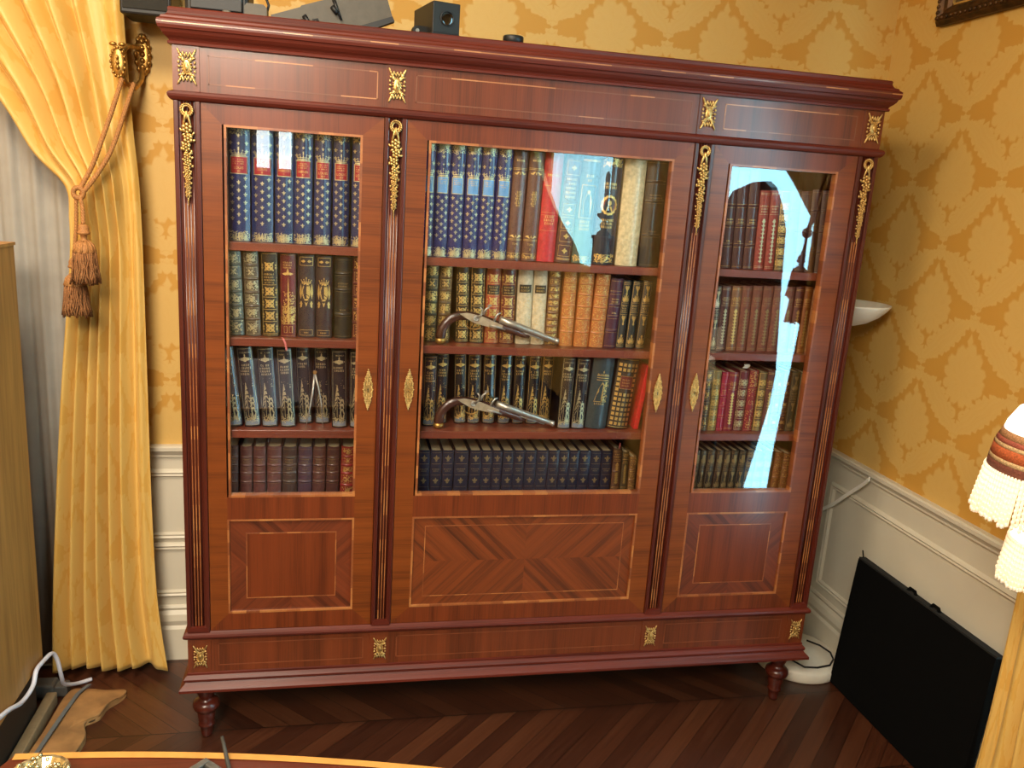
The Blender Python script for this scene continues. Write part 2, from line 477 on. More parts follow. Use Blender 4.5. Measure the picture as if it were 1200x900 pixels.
# friezes, top and bottom: blocks under the mounts and wide fields between them
def frieze(z0, z1, nm):
    for (a, c) in PIL: B().box(a, c, 0, .026, z0, z1).obj(nm+'_block', WX, bc)
    for (a, c, _, _) in DO:
        f = B().box(a, c, .003, .026, z0, z1).obj(nm+'_field', WX, bc)
        q = B(); i = .020; t = .0028; y0, y1 = .0024, .0032
        q.box(a+i, c-i, y0, y1, z0+i, z0+i+t); q.box(a+i, c-i, y0, y1, z1-i-t, z1-i)
        q.box(a+i, a+i+t, y0, y1, z0+i, z1-i); q.box(c-i-t, c-i, y0, y1, z0+i, z1-i)
        q.obj('inlay_line', INT if nm == 'frieze' else INB, f)
frieze(1.876, 1.986, 'frieze'); frieze(.242, .354, 'base')

def rosette_mount(cx, cz, s=1.0):
    b = B(); y = -.003; w, h = .020*s, .038*s
    for sx in (-1, 1):
        for sz in (-1, 1):
            a = math.atan2(sx*w*.9, sz*h*.9)
            for t, rr in ((.45, .0050), (.66, .0044), (.84, .0034), (.97, .0024)):
                b.ell((cx+sx*w*t, y, cz+sz*h*t), (rr*s, .003, .0075*s), rot=a)
            b.ell((cx+sx*w*.78, y-.001, cz+sz*h*.52), (.0028*s, .0025, .006*s), rot=a+.6*sx*sz)
            b.ell((cx+sx*w*.45, y-.001, cz+sz*h*.80), (.0028*s, .0025, .006*s), rot=a-.6*sx*sz)
            b.ell((cx+sx*w*.95, y, cz+sz*h*.28), (.003*s, .002, .004*s))
    b.ell((cx, y, cz), (.0115*s, .003, .019*s), n=14)
    for k in range(16):
        a = 2*PI*k/16; b.ell((cx+.0115*s*math.sin(a), y-.002, cz+.0185*s*math.cos(a)), (.0022*s, .0022, .0022*s), n=6, m=4)
    b.ell((cx, y-.004, cz), (.0050*s, .003, .0095*s), n=12)
    for sz in (-1, 1):
        for dx in (-.004, 0, .004): b.ell((cx+dx*s, y-.001, cz+sz*(.030-abs(dx))*s), (.0022*s, .0025, .0055*s), rot=dx*60*sz)
    for sx in (-1, 1):
        b.ell((cx+sx*.018*s, y-.001, cz), (.0045*s, .003, .0035*s))
    return b
for cx in (-.0915, .4295, 1.307, 1.830):
    rosette_mount(cx, 1.934, 1.0).obj('rosette_mount', BRASS, bc)
    rosette_mount(cx, .296, .86).obj('rosette_mount', BRASS, bc)

def garland_mount(cx, zt):
    b = B(); y = -.006
    n = 18                                                        # beaded wreath
    for k in range(n):
        a = 2*PI*k/n; b.ell((cx+.0142*math.sin(a), y-.001, zt-.017+.0142*math.cos(a)), (.0034, .004, .0034), n=6, m=4)
    b.lathe([(.0122, 0), (.0122, .003), (.0075, .003), (.0075, 0)], 16, T=Matrix.Translation((cx, y+.002, zt-.016)) @ Matrix.Rotation(PI/2, 4, 'X'), cap=False)
    for sx in (-1, 1): b.tube([(cx, y-.002, zt-.020), (cx+sx*.004, y-.003, zt-.034), (cx+sx*.0075, y-.001, zt-.048), (cx+sx*.010, y, zt-.056)], [.003, .0035, .003, .0015], 6, flat=.6)
    b.ell((cx, y-.004, zt-.030), (.0035, .004, .011))
    z = zt-.062; i = 0
    while z > zt-.232:
        t = (zt-.062-z)/.17; r = .0152*(1-t)+.0052*t
        ox = math.sin(i*2.1)*.0036*(1-t)
        for k in range(6):                                        # a flower
            a = 2*PI*k/6+i
            b.ell((cx+ox+r*.60*math.sin(a), y-.002, z+r*.60*math.cos(a)), (r*.36, .0050, r*.36), n=6, m=4)
        b.ell((cx+ox, y-.005, z), (r*.32, .003, r*.32), n=6, m=4)
        for sx in (-1, 1):                                        # leaves beside it
            b.ell((cx+ox+sx*r*.95, y+.001, z-r*(.55+.3*math.sin(i*3+sx))), (.0034, .0030, r*.42), rot=sx*(.6+.5*math.sin(i*2.3)), n=6, m=4)
            b.ell((cx-ox+sx*r*.55, y-.001, z-r*1.0), (.0030, .0032, r*.36), rot=-sx*.9, n=6, m=4)
        z -= r*1.62; i += 1
    for k in range(4): b.ell((cx, y, zt-.236-k*.005), (.0028-.0005*k, .003, .0036), n=6, m=4)
    return b
def escutcheon(cx, cz):
    b = B(); y = -.0015; H, W = .056, .0125
    out = []
    K = 22
    for k in range(K+1):
        t = -1+2*k/K; out.append((cx+W*(1-abs(t)**1.7)*(1+.16*math.sin(k*2.9))+.0008, cz+H*t))
    for k in range(K, -1, -1):
        t = -1+2*k/K; out.append((cx-W*(1-abs(t)**1.7)*(1+.16*math.sin(k*2.9))-.0008, cz+H*t))
    b.prism(out, y-.0008, y+.001, 'y')
    for k in range(1, 24):
        t = -1+2*k/24; w = W*(1-abs(t)**1.7)
        for sx in (-1, 1):
            b.ell((cx+sx*w*(.9+.15*math.sin(k*1.7)), y-.0015, cz+H*t), (.0022, .0022, .0034), rot=sx*.7, n=6, m=4)
            if abs(t) > .22: b.ell((cx+sx*w*.35, y-.0015, cz+H*t), (.0017, .002, .0030), rot=-sx*.5, n=6, m=4)
    for sz in (-1, 1): b.ell((cx, y-.001, cz+sz*(H+.001)), (.0022, .002, .0045), n=6, m=4)
    return b
def keyhole(cx, cz):
    return B().lathe([(.0019, 0), (.0019, .0012)], 10, T=Matrix.Translation((cx, -.0022, cz+.002)) @ Matrix.Rotation(PI/2, 4, 'X')).box(cx-.001, cx+.001, -.0034, -.0022, cz-.006, cz+.002)
# pilasters with three inlaid lines and a garland
for i, (a, c) in enumerate(PIL):
    q = B(); y0 = -.004
    q.box(a, a+.012, y0, .03, ZB, ZT, c=.002); q.box(c-.012, c, y0, .03, ZB, ZT, c=.002); q.box(a+.010, c-.010, .004, .03, ZB, ZT)
    cx = (a+c)/2
    for dx in (-.012, -.004, .004, .012): q.tube([(cx+dx, .004, ZB+.01), (cx+dx, .004, ZT)], .0034, 8, flat=.55)
    p = q.obj('pilaster', WP, bc)
    l = B()
    for dx in (-.008, 0, .008): l.box(cx+dx-.0013, cx+dx+.0013, .0022, .0042, ZB+.018, 1.60)
    l.obj('inlay_line', INL, p)
    B().prism([(a+.002, ZB), (c-.002, ZB), (c-.010, ZB+.017), (a+.010, ZB+.017)], -.006, .004, 'y').obj('pilaster_foot', WM, p)
    garland_mount(cx, 1.848).obj('garland_mount', BRASS, p)
# doors
ESC = {0: [(.374, 1.112)], 1: [(.489, 1.114), (1.243, 1.116)], 2: [(1.362, 1.120)]}
for i, (a, c, g0, g1) in enumerate(DO):
    a += .0012; c -= .0012; lo, hi = ZB+.002, ZT-.001
    P0 = (.718)   # top of the lower panel
    m0, m1 = g0-.005, g1+.005
    dr = thing('door', None, None, ((a+c)/2, 0, ZB)); dr.parent = bc; dr.matrix_parent_inverse = world_of(bc).inverted()
    dr['label'] = ['left glazed door with gilt keyhole plate', 'wide middle door with chevron veneer panel', 'right glazed door reflecting the bright window'][i]
    B().prism([(a, lo), (m0-.006, .430), (m0-.006, GT+.006), (a, hi)], .001, .024, 'y').obj('stile', WH, dr)
    B().prism([(c, lo), (c, hi), (m1+.001, GT+.006), (m1+.001, .430)], .001, .024, 'y').obj('stile', WH, dr)
    B().prism([(a, hi), (m0-.006, GT+.006), (m1+.001, GT+.006), (c, hi)], .001, .024, 'y').obj('rail', WV, dr)
    B().prism([(a, lo), (c, lo), (m1+.001, .430), (m0-.006, .430)], .001, .024, 'y').obj('rail', WV, dr)
    B().box(m0-.006, m1+.001, .001, .024, P0+.006, GB-.006).obj('rail', WV, dr)
    def frame_strip(x0, x1, z0, z1, t, y0, y1):
        q = B()
        q.box(x0, x1, y0, y1, z0, z0+t); q.box(x0, x1, y0, y1, z1-t, z1)
        q.box(x0, x0+t, y0, y1, z0+t, z1-t); q.box(x1-t, x1, y0, y1, z0+t, z1-t); return q
    q = frame_strip(g0-.0062, g1+.0062, GB-.0062, GT+.0062, .0062, .0002, .024)
    q.v += frame_strip(m0-.007, m1+.002, .430, P0+.007, .007, .0002, .020).v[0:0]
    q.obj('inlay_band', INL, dr)
    frame_strip(m0-.006, m1+.001, .430, P0+.006, .0055, .0003, .020).obj('inlay_band', INL, dr)
    # lower panel
    pa, pb, pz0, pz1 = m0-.0008, m1-.004, .4352, P0+.0008
    cx, cz = (pa+pb)/2, (pz0+pz1)/2
    ins = .034 if i == 1 else .048
    if i == 1:
        B().box(pa, pb, .007, .020, pz0, pz1).obj('panel', chevron_wood('chevron_veneer', '#6d3212', '#47200b', cx, cz), dr)
        frame_strip(pa+ins, pb-ins, pz0+ins-.008, pz1-ins+.008, .0022, .0065, .0075).obj('inlay_line', INL, dr)
    else:
        B().box(pa, pb, .007, .020, pz0, pz1).obj('panel', chevron_wood('banded_veneer_%d' % i, '#652c13', '#401a0a', cx, cz, 'band'), dr)
        B().box(pa+ins, pb-ins, .0062, .0072, pz0+ins-.006, pz1-ins+.006).obj('panel_centre', WV, dr)
        frame_strip(pa+ins-.003, pb-ins+.003, pz0+ins-.009, pz1-ins+.009, .003, .0060, .0074).obj('inlay_line', INL, dr)
    B().box(g0-.003, g1+.003, .0115, .0145, GB-.003, GT+.003).obj('glass_pane', GLASS, dr)
    for (ex, ez) in ESC[i]:
        e = escutcheon(ex, ez).obj('keyhole_plate', BRASS, dr)
        keyhole(ex, ez).obj('keyhole', BLACK, dr)
        if (i == 1 and ex < .6) or i == 2:
            B().tube([(ex, -.003, ez+.001), (ex, -.012, ez+.001)], .002, 8).lathe([(.0058, 0), (.0058, .002), (.0032, .002), (.0032, 0), (.0058, 0)], 14, T=Matrix.Translation((ex, -.016, ez-.001)) @ Matrix.Rotation(PI/2, 4, 'Y'), cap=False).obj('key', BRASS2, dr)
def turned_foot(x, y):
    return B().lathe([(.022, .19), (.030, .180), (.031, .165), (.027, .150), (.021, .138), (.020, .130), (.030, .126), (.038, .118), (.040, .108), (.037, .098), (.028, .092),
                      (.0235, .088), (.0265, .082), (.0255, .066), (.0215, .050), (.024, .046), (.0245, .040), (.020, .036), (.018, .018), (.0165, .006), (.013, 0)], 28, (x, y, 0))
for x in (-.085, 1.815):
    for y in (.045, .375): turned_foot(x, y).obj('foot', WP, bc)

# ------------------------------------------------------------------ books
_txt = {}
def glyphs(text):
    """outline letters as flat triangles, height 1"""
    if text not in _txt:
        cu = bpy.data.curves.new('t', 'FONT'); cu.body = text; cu.resolution_u = 2; cu.size = 1.4
        cu.align_x = 'CENTER'
        o = bpy.data.objects.new('t', cu); COL.objects.link(o)
        dg = bpy.context.evaluated_depsgraph_get(); me = o.evaluated_get(dg).to_mesh()
        v = [(p.co.x, p.co.y) for p in me.vertices]; f = [tuple(q.vertices) for q in me.polygons]
        w = (max(p[0] for p in v)-min(p[0] for p in v)) if v else 1
        o.evaluated_get(dg).to_mesh_clear(); bpy.data.objects.remove(o); bpy.data.curves.remove(cu)
        _txt[text] = (v, f, w)
    return _txt[text]

class Spine:
    """draws flat marks that follow the rounded spine"""
    def __init__(s, w, bulge, off=.0004, h=9.0): s.w, s.b, s.off, s.B, s.h = w, bulge, off, B(), h
    def y(s, u): return s.b*(2*u/s.w)**2 - s.off
    def poly(s, pts):
        k = s.w*.495; vs = [(max(-k, min(k, u)), v) for u, v in pts]
        vs = [(u, s.y(u), max(.0012, min(s.h-.0012, v))) for u, v in vs]
        s.B.add(vs, [tuple(range(len(vs)))])
    def rect(s, u0, u1, v0, v1):
        n = max(1, int(abs(u1-u0)/s.w*8))
        vs = []
        for k in range(n+1):
            u = u0+(u1-u0)*k/n; vs += [(u, s.y(u), v0), (u, s.y(u), v1)]
        s.B.add(vs, [(2*k, 2*k+2, 2*k+3, 2*k+1) for k in range(n)], True)
    def frame(s, u0, u1, v0, v1, t):
        s.rect(u0, u1, v0, v0+t); s.rect(u0, u1, v1-t, v1)
        s.rect(u0, u0+t, v0+t, v1-t); s.rect(u1-t, u1, v0+t, v1-t)
    def disc(s, u, v, ru, rv, n=8, a0=0.0):
        s.poly([(u+ru*math.cos(a0+2*PI*k/n), v+rv*math.sin(a0+2*PI*k/n)) for k in range(n)])
    def ring(s, u, v, r, t, n=12, k2=1.0):
        for k in range(n):
            a, c = 2*PI*k/n, 2*PI*(k+1)/n
            s.poly([(u+r*math.cos(a), v+r*k2*math.sin(a)), (u+(r-t)*math.cos(a), v+(r-t)*k2*math.sin(a)), (u+(r-t)*math.cos(c), v+(r-t)*k2*math.sin(c)), (u+r*math.cos(c), v+r*k2*math.sin(c))])
    def leaf(s, u, v, L, W, a):
        ca, sa = math.cos(a), math.sin(a)
        s.poly([(u+x*ca-y*sa, v+x*sa+y*ca) for x, y in ((0, 0), (L*.4, W), (L*.8, W*.5), (L, 0), (L*.8, -W*.5), (L*.4, -W))])
    def fleur(s, u, v, h):
        s.poly([(u, v+h*.5), (u+h*.14, v+h*.2), (u+h*.07, v-h*.08), (u-h*.07, v-h*.08), (u-h*.14, v+h*.2)])
        for k in (-1, 1):
            s.poly([(u+k*h*.07, v-h*.05), (u+k*h*.20, v+h*.18), (u+k*h*.36, v+h*.18), (u+k*h*.38, v-h*.02), (u+k*h*.28, v+h*.02), (u+k*h*.14, v-h*.12)])
            s.poly([(u+k*h*.04, v-h*.18), (u+k*h*.20, v-h*.32), (u+k*h*.10, v-h*.36), (u+k*h*.03, v-h*.30)])
        s.rect(u-h*.2, u+h*.2, v-h*.17, v-h*.10)
        s.poly([(u-h*.06, v-h*.17), (u, v-h*.5), (u+h*.06, v-h*.17)])
    def text(s, u, v, h, t, maxw=None):
        vs, fs, w = glyphs(t); k = h; kx = min(h, (maxw or 9)/w) if w else h
        s.B.add([(u+x*kx, s.y(u+x*kx), v+y*k) for x, y in vs], fs)
    def scribble(s, u0, u1, v, h, rng, dens=.8):
        """a line of lettering too small to read"""
        u = u0
        while u < u1-h*.5:
            wl = h*rng.uniform(.45, .8)
            if rng.random() < dens:
                k = rng.randint(0, 3); t = h*.2
                s.poly([(u, v), (u+t, v), (u+t, v+h), (u, v+h)])
                if k in (0, 2): s.poly([(u, v+h-t), (u+wl*.7, v+h-t), (u+wl*.7, v+h), (u, v+h)])
                if k in (1, 2): s.poly([(u, v), (u+wl*.7, v), (u+wl*.7, v+t), (u, v+t)])
                if k in (0, 3): s.poly([(u+wl*.5, v), (u+wl*.75, v), (u+wl*.75, v+h), (u+wl*.5, v+h)])
                if k == 1: s.poly([(u, v+h*.4), (u+wl*.6, v+h*.4), (u+wl*.6, v+h*.6), (u, v+h*.6)])
            u += wl+h*.22
    def foliage(s, u0, u1, v0, v1, rng, n=40, sz=.005):
        for _ in range(n):
            u = rng.uniform(u0, u1); v = v0+(v1-v0)*rng.random()
            s.leaf(u, v, sz*rng.uniform(.6, 1.2), sz*.22, rng.uniform(0, 2*PI))
    def crown(s, u, v, w, h):
        s.rect(u-w*.42, u+w*.42, v, v+h*.16)
        for k in range(-2, 3):
            c = u+k*w*.2; hh = h*(.95-abs(k)*.12)
            s.leaf(c*.85+u*.15, v+h*.16, hh*.62, w*.035, PI/2-k*.22)
            s.disc(u+k*w*.235, v+hh*.86, w*.05, w*.05, 6)
        s.rect(u-w*.46, u+w*.46, v+h*.28, v+h*.36)
        s.disc(u, v+h*1.03, w*.05, w*.07, 6)

def leather(hexc, rough=.42, gloss=.25):
    return plain('leather_'+hexc.strip('#'), hexc, rough, 0.0, gloss, var=.22, scale=90, bump=.15)
def label_m(hexc): return plain('label_'+hexc.strip('#'), hexc, .4, var=.08)

def make_book(x, w, h, lean, y, zbase, style, colr, lab, group, rng, depth=.17, extra=None):
    extra = extra or {}
    dz = abs(math.sin(lean))*w/2
    bk = thing('book', lab, 'book', (x, y, zbase+dz+.0006), group, (0, -(-lean), 0))
    bulge = w*(.20 if style not in ('navyfleur', 'slip') else .08)
    hw = w/2; t = .0028; n = 10
    # cover: rounded spine and two boards in one shell
    sp = [(-hw+2*hw*k/n, bulge*(2*(-hw+2*hw*k/n)/w)**2) for k in range(n+1)]
    inner = [(px*(1-2*t/w), py+t) for px, py in sp]
    poly = sp + [(hw, depth), (hw-t, depth), (hw-t, inner[-1][1])] + inner[::-1][1:-1] + [(-hw+t, inner[0][1]), (-hw+t, depth), (-hw, depth)]
    c = B(); nn = len(poly)
    vs = [(a, bb, 0) for a, bb in poly] + [(a, bb, h) for a, bb in poly]
    # quads for the caps so that the concave shell closes properly
    c.add(vs, [(i, (i+1) % nn, (i+1) % nn+nn, i+nn) for i in range(nn)], False)
    O = list(range(0, n+1)); I = [n+3+k for k in range(0, n+1)][::-1]   # outer index k <-> inner index
    I = [nn-3-k if False else None for k in range(n+1)]
    # explicit inner indices: after spine (n+1), [hw,depth]=n+1, [hw-t,depth]=n+2, right inner=n+3, then inner reversed
    I = [0]*(n+1); I[n] = n+3
    for j in range(1, n): I[n-j] = n+3+j
    I[0] = n+3+n
    for z in (0, nn):
        for k in range(n): c.add([], [])
        fs = [(O[k]+z, O[k+1]+z, I[k+1]+z, I[k]+z) for k in range(n)]
        fs += [(n+z, n+1+z, n+2+z, n+3+z), (I[0]+z, I[0]+1+z, I[0]+2+z, 0+z)]
        c.f += [tuple(q) for q in fs]; c.sm += [False]*len(fs)
    mat = leather(colr, extra.get('rough', .42), extra.get('coat', .3))
    bands = extra.get('bands')
    if bands:
        for bz in bands:
            bb = h*bz
            for j in range(n):
                (xa, ya), (xb, yb) = sp[j], sp[j+1]
                e = .0020
                ring = []
                for (xx, yy) in ((xa, ya), (xb, yb)):
                    ring.append([(xx, yy+.0005, bb-.0035), (xx*1.0, yy-e, bb-.0015), (xx*1.0, yy-e, bb+.0015), (xx, yy+.0005, bb+.0035)])
                v8 = ring[0]+ring[1]
                c.add(v8, [(0, 4, 5, 1), (1, 5, 6, 2), (2, 6, 7, 3)], True)
    cover = c.obj('cover', mat, bk, local=True)
    pg = B().box(-hw+t*.9, hw-t*.9, bulge+t, depth-.004, .003, h-.004)
    pg.obj('pages', PAPER, bk, local=True)
    S = Spine(w, bulge, .0004 if not bands else .0006, h); u = w*.5
    gmat = {'silver': SILV, 'dim': DIMG}.get(extra.get('tool'), GOLD)
    L = None; LT = None
    if style == 'louis':
        top = h-.001
        fh = .0128
        lz0, lz1 = .176, .222
        v = lz0-.011; k = 0
        while v > .040:
            if k % 2: S.fleur(0.0, v, fh)
            else: S.fleur(-w*.30, v, fh); S.fleur(w*.30, v, fh)
            v -= .0105; k += 1
        for k, v in enumerate((lz1+.012, lz1+.0265, lz1+.0330, lz1+.0435)):
            if k % 2 == 0: S.fleur(-w*.36, v, fh*.95); S.fleur(w*.36, v, fh*.95)
            else: S.fleur(0.0, v+.009, fh*.95) if k > 1 else S.fleur(0.0, v+.0055, fh*.7)
        for (v0, v1, sg) in ((.002, .034, 1), (h-.034, h-.002, -1)):
            S.foliage(-w*.46, w*.46, min(v0, v1)+(.004 if sg < 0 else 0), max(v0, v1)-(.008 if sg > 0 else 0), rng, 120, .0052)
            base = v0 if sg > 0 else v1
            S.rect(-w*.47, w*.47, base-.0006, base+.0006)
            for kk in range(-2, 3): S.leaf(kk*w*.12, base, .024-abs(kk)*.004, .0034, PI/2*sg-kk*.10*sg)
        S.crown(0, lz1+.001, w*.80, .019)
        S.frame(-w*.40, w*.40, lz0, lz1, .0022)
        L = Spine(w, bulge, .0003); L.rect(-w*.385, w*.385, lz0+.0015, lz1-.0015)
        LT = Spine(w, bulge, .0006)
        for r in (0, 1, 2): LT.scribble(-w*.27, w*.27, lz1-.010-r*.0055, .0030, rng)
        if extra.get('txt'):
            LT.text(0, lz0+.013, .0065, extra['txt'][0], w*.62)
            if len(extra['txt']) > 1: LT.text(0, lz0+.0050, .0055, extra['txt'][1], w*.4)
    elif style == 'verne':
        S.frame(-w*.44, w*.44, .004, h-.004, .0010)
        S.scribble(-w*.34, w*.34, h-.017, .0035, rng)
        S.disc(0, h-.034, w*.16, .0072, 10)
        for k in (-1, 1): S.leaf(0, h-.034, w*.40, .0045, 0 if k > 0 else PI)
        S.leaf(0, h-.028, .010, .002, PI/2)
        for r in range(rng.randint(2, 4)): S.scribble(-w*rng.uniform(.26, .38), w*rng.uniform(.26, .38), h-.054-r*.0085, .0058, rng, .97)
        # stars
        for k in range(5): S.disc(rng.uniform(-w*.3, w*.4), rng.uniform(h*.50, h*.62), .0008, .0008, 5)
        for q in ((w*.30, h*.545), (w*.28, h*.515), (w*.34, h*.515)): S.disc(q[0], q[1], .0015, .0021, 3, PI/2)
        # ship in full sail
        m = h*.56
        S.rect(-w*.16, -w*.13, .030, m); S.rect(w*.10, w*.13, .030, m*.72)
        S.poly([(-w*.14, m), (w*.34, h*.30), (w*.31, h*.30), (-w*.14, m-.006)])
        S.poly([(-w*.15, m), (-w*.36, h*.26), (-w*.33, h*.26), (-w*.15, m-.010)])
        for k, (z0, z1) in enumerate(((.47, .52), (.41, .46), (.345, .40), (.275, .335), (.20, .265))):
            s0 = w*(.06+.035*k)
            S.poly([(-w*.145-s0, h*z0), (-w*.145+s0*1.5, h*(z0+.012)), (-w*.145+s0*.9, h*z1), (-w*.145-s0*.5, h*z1)])
            if k > 1: S.poly([(w*.04, h*z0*.93), (w*.33, h*(z0*.93-.01)), (w*.27, h*z1*.93), (w*.06, h*z1*.93)])
        S.poly([(-w*.36, h*.19), (w*.02, h*.17), (w*.02, h*.09), (-w*.28, h*.09)])
        S.poly([(w*.05, h*.22), (w*.36, h*.19), (w*.30, h*.09), (w*.07, h*.09)])
        S.foliage(-w*.40, w*.40, h*.07, h*.125, rng, 50, .006)
        L = Spine(w, bulge, .0003); L.rect(-w*.43, w*.43, .005, h*.085)
    elif style in ('banded', 'tan'):
        bs = [0]+list(bands or [])+[1]
        for j in range(len(bs)-1):
            v0, v1 = h*bs[j]+.0050, h*bs[j+1]-.0050
            if style == 'banded':
                S.frame(-w*.42, w*.42, v0, v1, .0007)
                if j != len(bs)-3: S.foliage(-w*.34, w*.34, v0+.003, v1-.003, rng, extra.get('n', 26), .0068)
                for k in range(4): S.leaf(0, (v0+v1)/2, min(w*.3, (v1-v0)*.42), .0022, PI/4+k*PI/2)
                S.disc(0, (v0+v1)/2, .0022, .0022, 8)
            else:
                S.foliage(-w*.42, w*.42, v0, v1, rng, extra.get('n', 30), .0045)
                S.rect(-w*.46, w*.46, v0-.0012, v0-.0005); S.rect(-w*.46, w*.46, v1+.0005, v1+.0012)
        if extra.get('label'):
            j = len(bs)-3; v0, v1 = h*bs[j]+.006, h*bs[j+1]-.006
            L = Spine(w, bulge, .0007); L.rect(-w*.42, w*.42, v0, v1)
            LT = Spine(w, bulge, .0010); r = 0
            while v0+.004+r*.0065 < v1-.004: LT.scribble(-w*.3, w*.3, v0+.004+r*.0065, .0036, rng); r += 1
        else:
            j = len(bs)-3; v0 = h*bs[j]+.010
            for r in range(3): S.scribble(-w*.3, w*.3, v0+r*.0085, .0045, rng)
    elif style == 'ornate':
        S.frame(-w*.46, w*.46, .003, h-.003, .0012)
        z = .008
        k = 0
        while z < h-.03:
            hh = .032
            cz = z+hh/2
            for q in range(4): S.leaf(0, cz, hh*.55, .0045, PI/4+q*PI/2)
            S.ring(0, cz, hh*.34, .0022, 12, 1.0)
            S.disc(0, cz, .0045, .0045, 8)
            S.rect(-w*.42, w*.42, z-.0007, z+.0007)
            for q in (-1, 1): S.leaf(q*w*.42, cz, .008, .003, PI/2); S.leaf(q*w*.42, cz, .008, .003, -PI/2)
            z += hh+.002; k += 1
        if extra.get('label'):
            lz = h*.70
            L = Spine(w, bulge, .0007); L.rect(-w*.43, w*.43, lz-.012, lz+.016)
            LT = Spine(w, bulge, .0010)
            if extra.get('txt'):
                for r, tt in enumerate(extra['txt']): LT.text(0, lz+.0085-r*.009, .0062, tt, w*.74)
            else:
                for r in range(3): LT.scribble(-w*.32, w*.32, lz+.008-r*.008, .0045, rng, .95)
    elif style == 'tower':
        S.frame(-w*.46, w*.46, .003, h-.003, .0008)
        for r in range(3): S.scribble(-w*.3, w*.3, h-.026-r*.007, .0042, rng, .95)
        S.leaf(0, h-.055, w*.36, .004, 0); S.leaf(0, h-.055, w*.36, .004, PI); S.leaf(0, h-.060, .02, .004, PI/2)
        S.poly([(-w*.05, .040), (w*.10, .040), (w*.05, h*.62), (w*.02, h*.74), (-w*.01, h*.62)])
        S.foliage(-w*.42, w*.42, .040, h*.36, rng, 130, .0075); S.foliage(-w*.28, w*.40, h*.30, h*.55, rng, 70, .0065)
        S.rect(-w*.44, w*.44, .036, .038)
        for k in (-1, 1): S.frame(k*w*.17-.005, k*w*.17+.005, .012, .030, .0014)
    elif style == 'crest':
        S.frame(-w*.38, w*.38, h-.030, h-.006, .0012)
        for k in (-1, 1): S.leaf(k*w*.04, h-.018, w*.28, .004, 0 if k > 0 else PI)
        c0 = h*.56
        S.disc(0, c0, w*.24, .026, 14); S.crown(0, c0+.022, w*.62, .016)
        for k in (-1, 1):
            S.leaf(k*w*.32, c0-.022, .044, .0035, PI/2); S.leaf(k*w*.30, c0-.040, .014, .004, PI/2)
            S.leaf(k*w*.34, c0-.046, .012, .003, PI/2+.3*k)
        S.poly([(-w*.20, c0-.012), (w*.20, c0-.012), (0, c0-.042)])
        L = Spine(w, bulge, .0007)
        for r in range(3):
            zc = c0-.006-r*.009
            L.poly([(-w*.17, zc-.006), (0, zc), (w*.17, zc-.006), (w*.17, zc-.0085), (0, zc-.0025), (-w*.17, zc-.0085)])
        L.rect(-w*.17, w*.17, c0+.015, c0+.018)
        S.frame(-w*.38, w*.38, .006, .022, .0010); S.scribble(-w*.2, w*.2, .012, .004, rng)
    elif style == 'rules':
        for v in (.008, .012, .020, .0575, .0605, h-.0505, h-.047): S.rect(-w*.48, w*.48, h*0+v, v+.0010)
        S.foliage(-w*.44, w*.44, .009, .018, rng, 30, .005)
        for (vz, sg) in ((.064, 1), (h-.056, -1)):
            for k in (-1, 1):
                S.leaf(k*w*.06, vz, w*.34, .0022, (PI-k*PI)/2+k*.6*sg); S.leaf(k*w*.40, vz+.004*sg, w*.26, .002, (PI+k*PI)/2-k*.4*sg)
            S.leaf(0, vz, .010, .002, PI/2*sg)
        for r in range(7): S.scribble(-w*.14-.003*(r % 2), w*.14+.003*(r % 2), h*.50+r*.0064, .0050, rng, 1.0)
        S.scribble(-w*.28, w*.28, h-.028, .0048, rng, 1.0); S.disc(0, h-.016, .0012, .0012)
        S.text(0, .044, .0058, 'TOME', w*.4); S.text(0, .030, .0072, extra.get('vol', 'I'), w*.3)
    elif style == 'plainred':
        for v in (h*.29, h*.43, h*.455, h*.70): S.rect(-w*.47, w*.47, v, v+.0006)
        S.scribble(-w*.32, w*.32, h-.066, .0062, rng, 1.0)
        for r in range(3): S.scribble(-w*(.26+.04*(r % 2)), w*(.26+.04*(r % 2)), h*.345+r*.0095, .0062, rng, 1.0)
    elif style == 'diamond':
        for v0 in (.018, .060, .098, .136): 
            S.frame(-w*.38, w*.38, v0, v0+.032, .0010)
            for q in range(4): S.leaf(0, v0+.016, .0085, .0032, q*PI/2)
        S.frame(-w*.40, w*.40, h-.055, h-.015, .0010)
        for q in range(4): S.leaf(0, h-.035, .0085, .0032, q*PI/2)
        for r in range(5): S.scribble(-w*.34, w*.34, h-.070-r*.0125, .0060, rng, .97)
        S.rect(-w*.42, w*.42, .008, .010); S.rect(-w*.42, w*.42, .012, .013)
    elif style == 'saint':
        S.rect(-w*.47, w*.47, h-.014, h-.008); S.foliage(-w*.42, w*.42, .006, .020, rng, 60, .006)
        S.scribble(-w*.22, w*.22, h-.058, .0075, rng, 1.0); S.scribble(-w*.14, w*.14, h-.071, .0075, rng, 1.0)
        c0 = h*.60
        S.frame(-w*.40, w*.40, c0-.052, c0+.042, .0012)
        S.disc(0, c0+.022, .0052, .0062, 10)
        S.poly([(-.006, c0+.016), (.006, c0+.016), (.0125, c0-.006), (.011, c0-.042), (-.011, c0-.042), (-.0125, c0-.006)])
        for r in range(3): S.scribble(-w*.30, w*.30, c0-.066-r*.0105, .0070, rng, 1.0)
    elif style == 'portrait':
        S.foliage(-w*.42, w*.42, .008, .028, rng, 110, .007); S.foliage(-w*.42, w*.42, h-.024, h-.004, rng, 110, .007)
        S.rect(-w*.44, w*.44, .007, .008); S.rect(-w*.44, w*.44, .028, .029)
        for r in range(2): S.scribble(-w*.32, w*.32, h-.078-r*.010, .0070, rng, 1.0)
        c0 = h*.56
        S.ring(0, c0, w*.36, .0050, 18, 1.18)
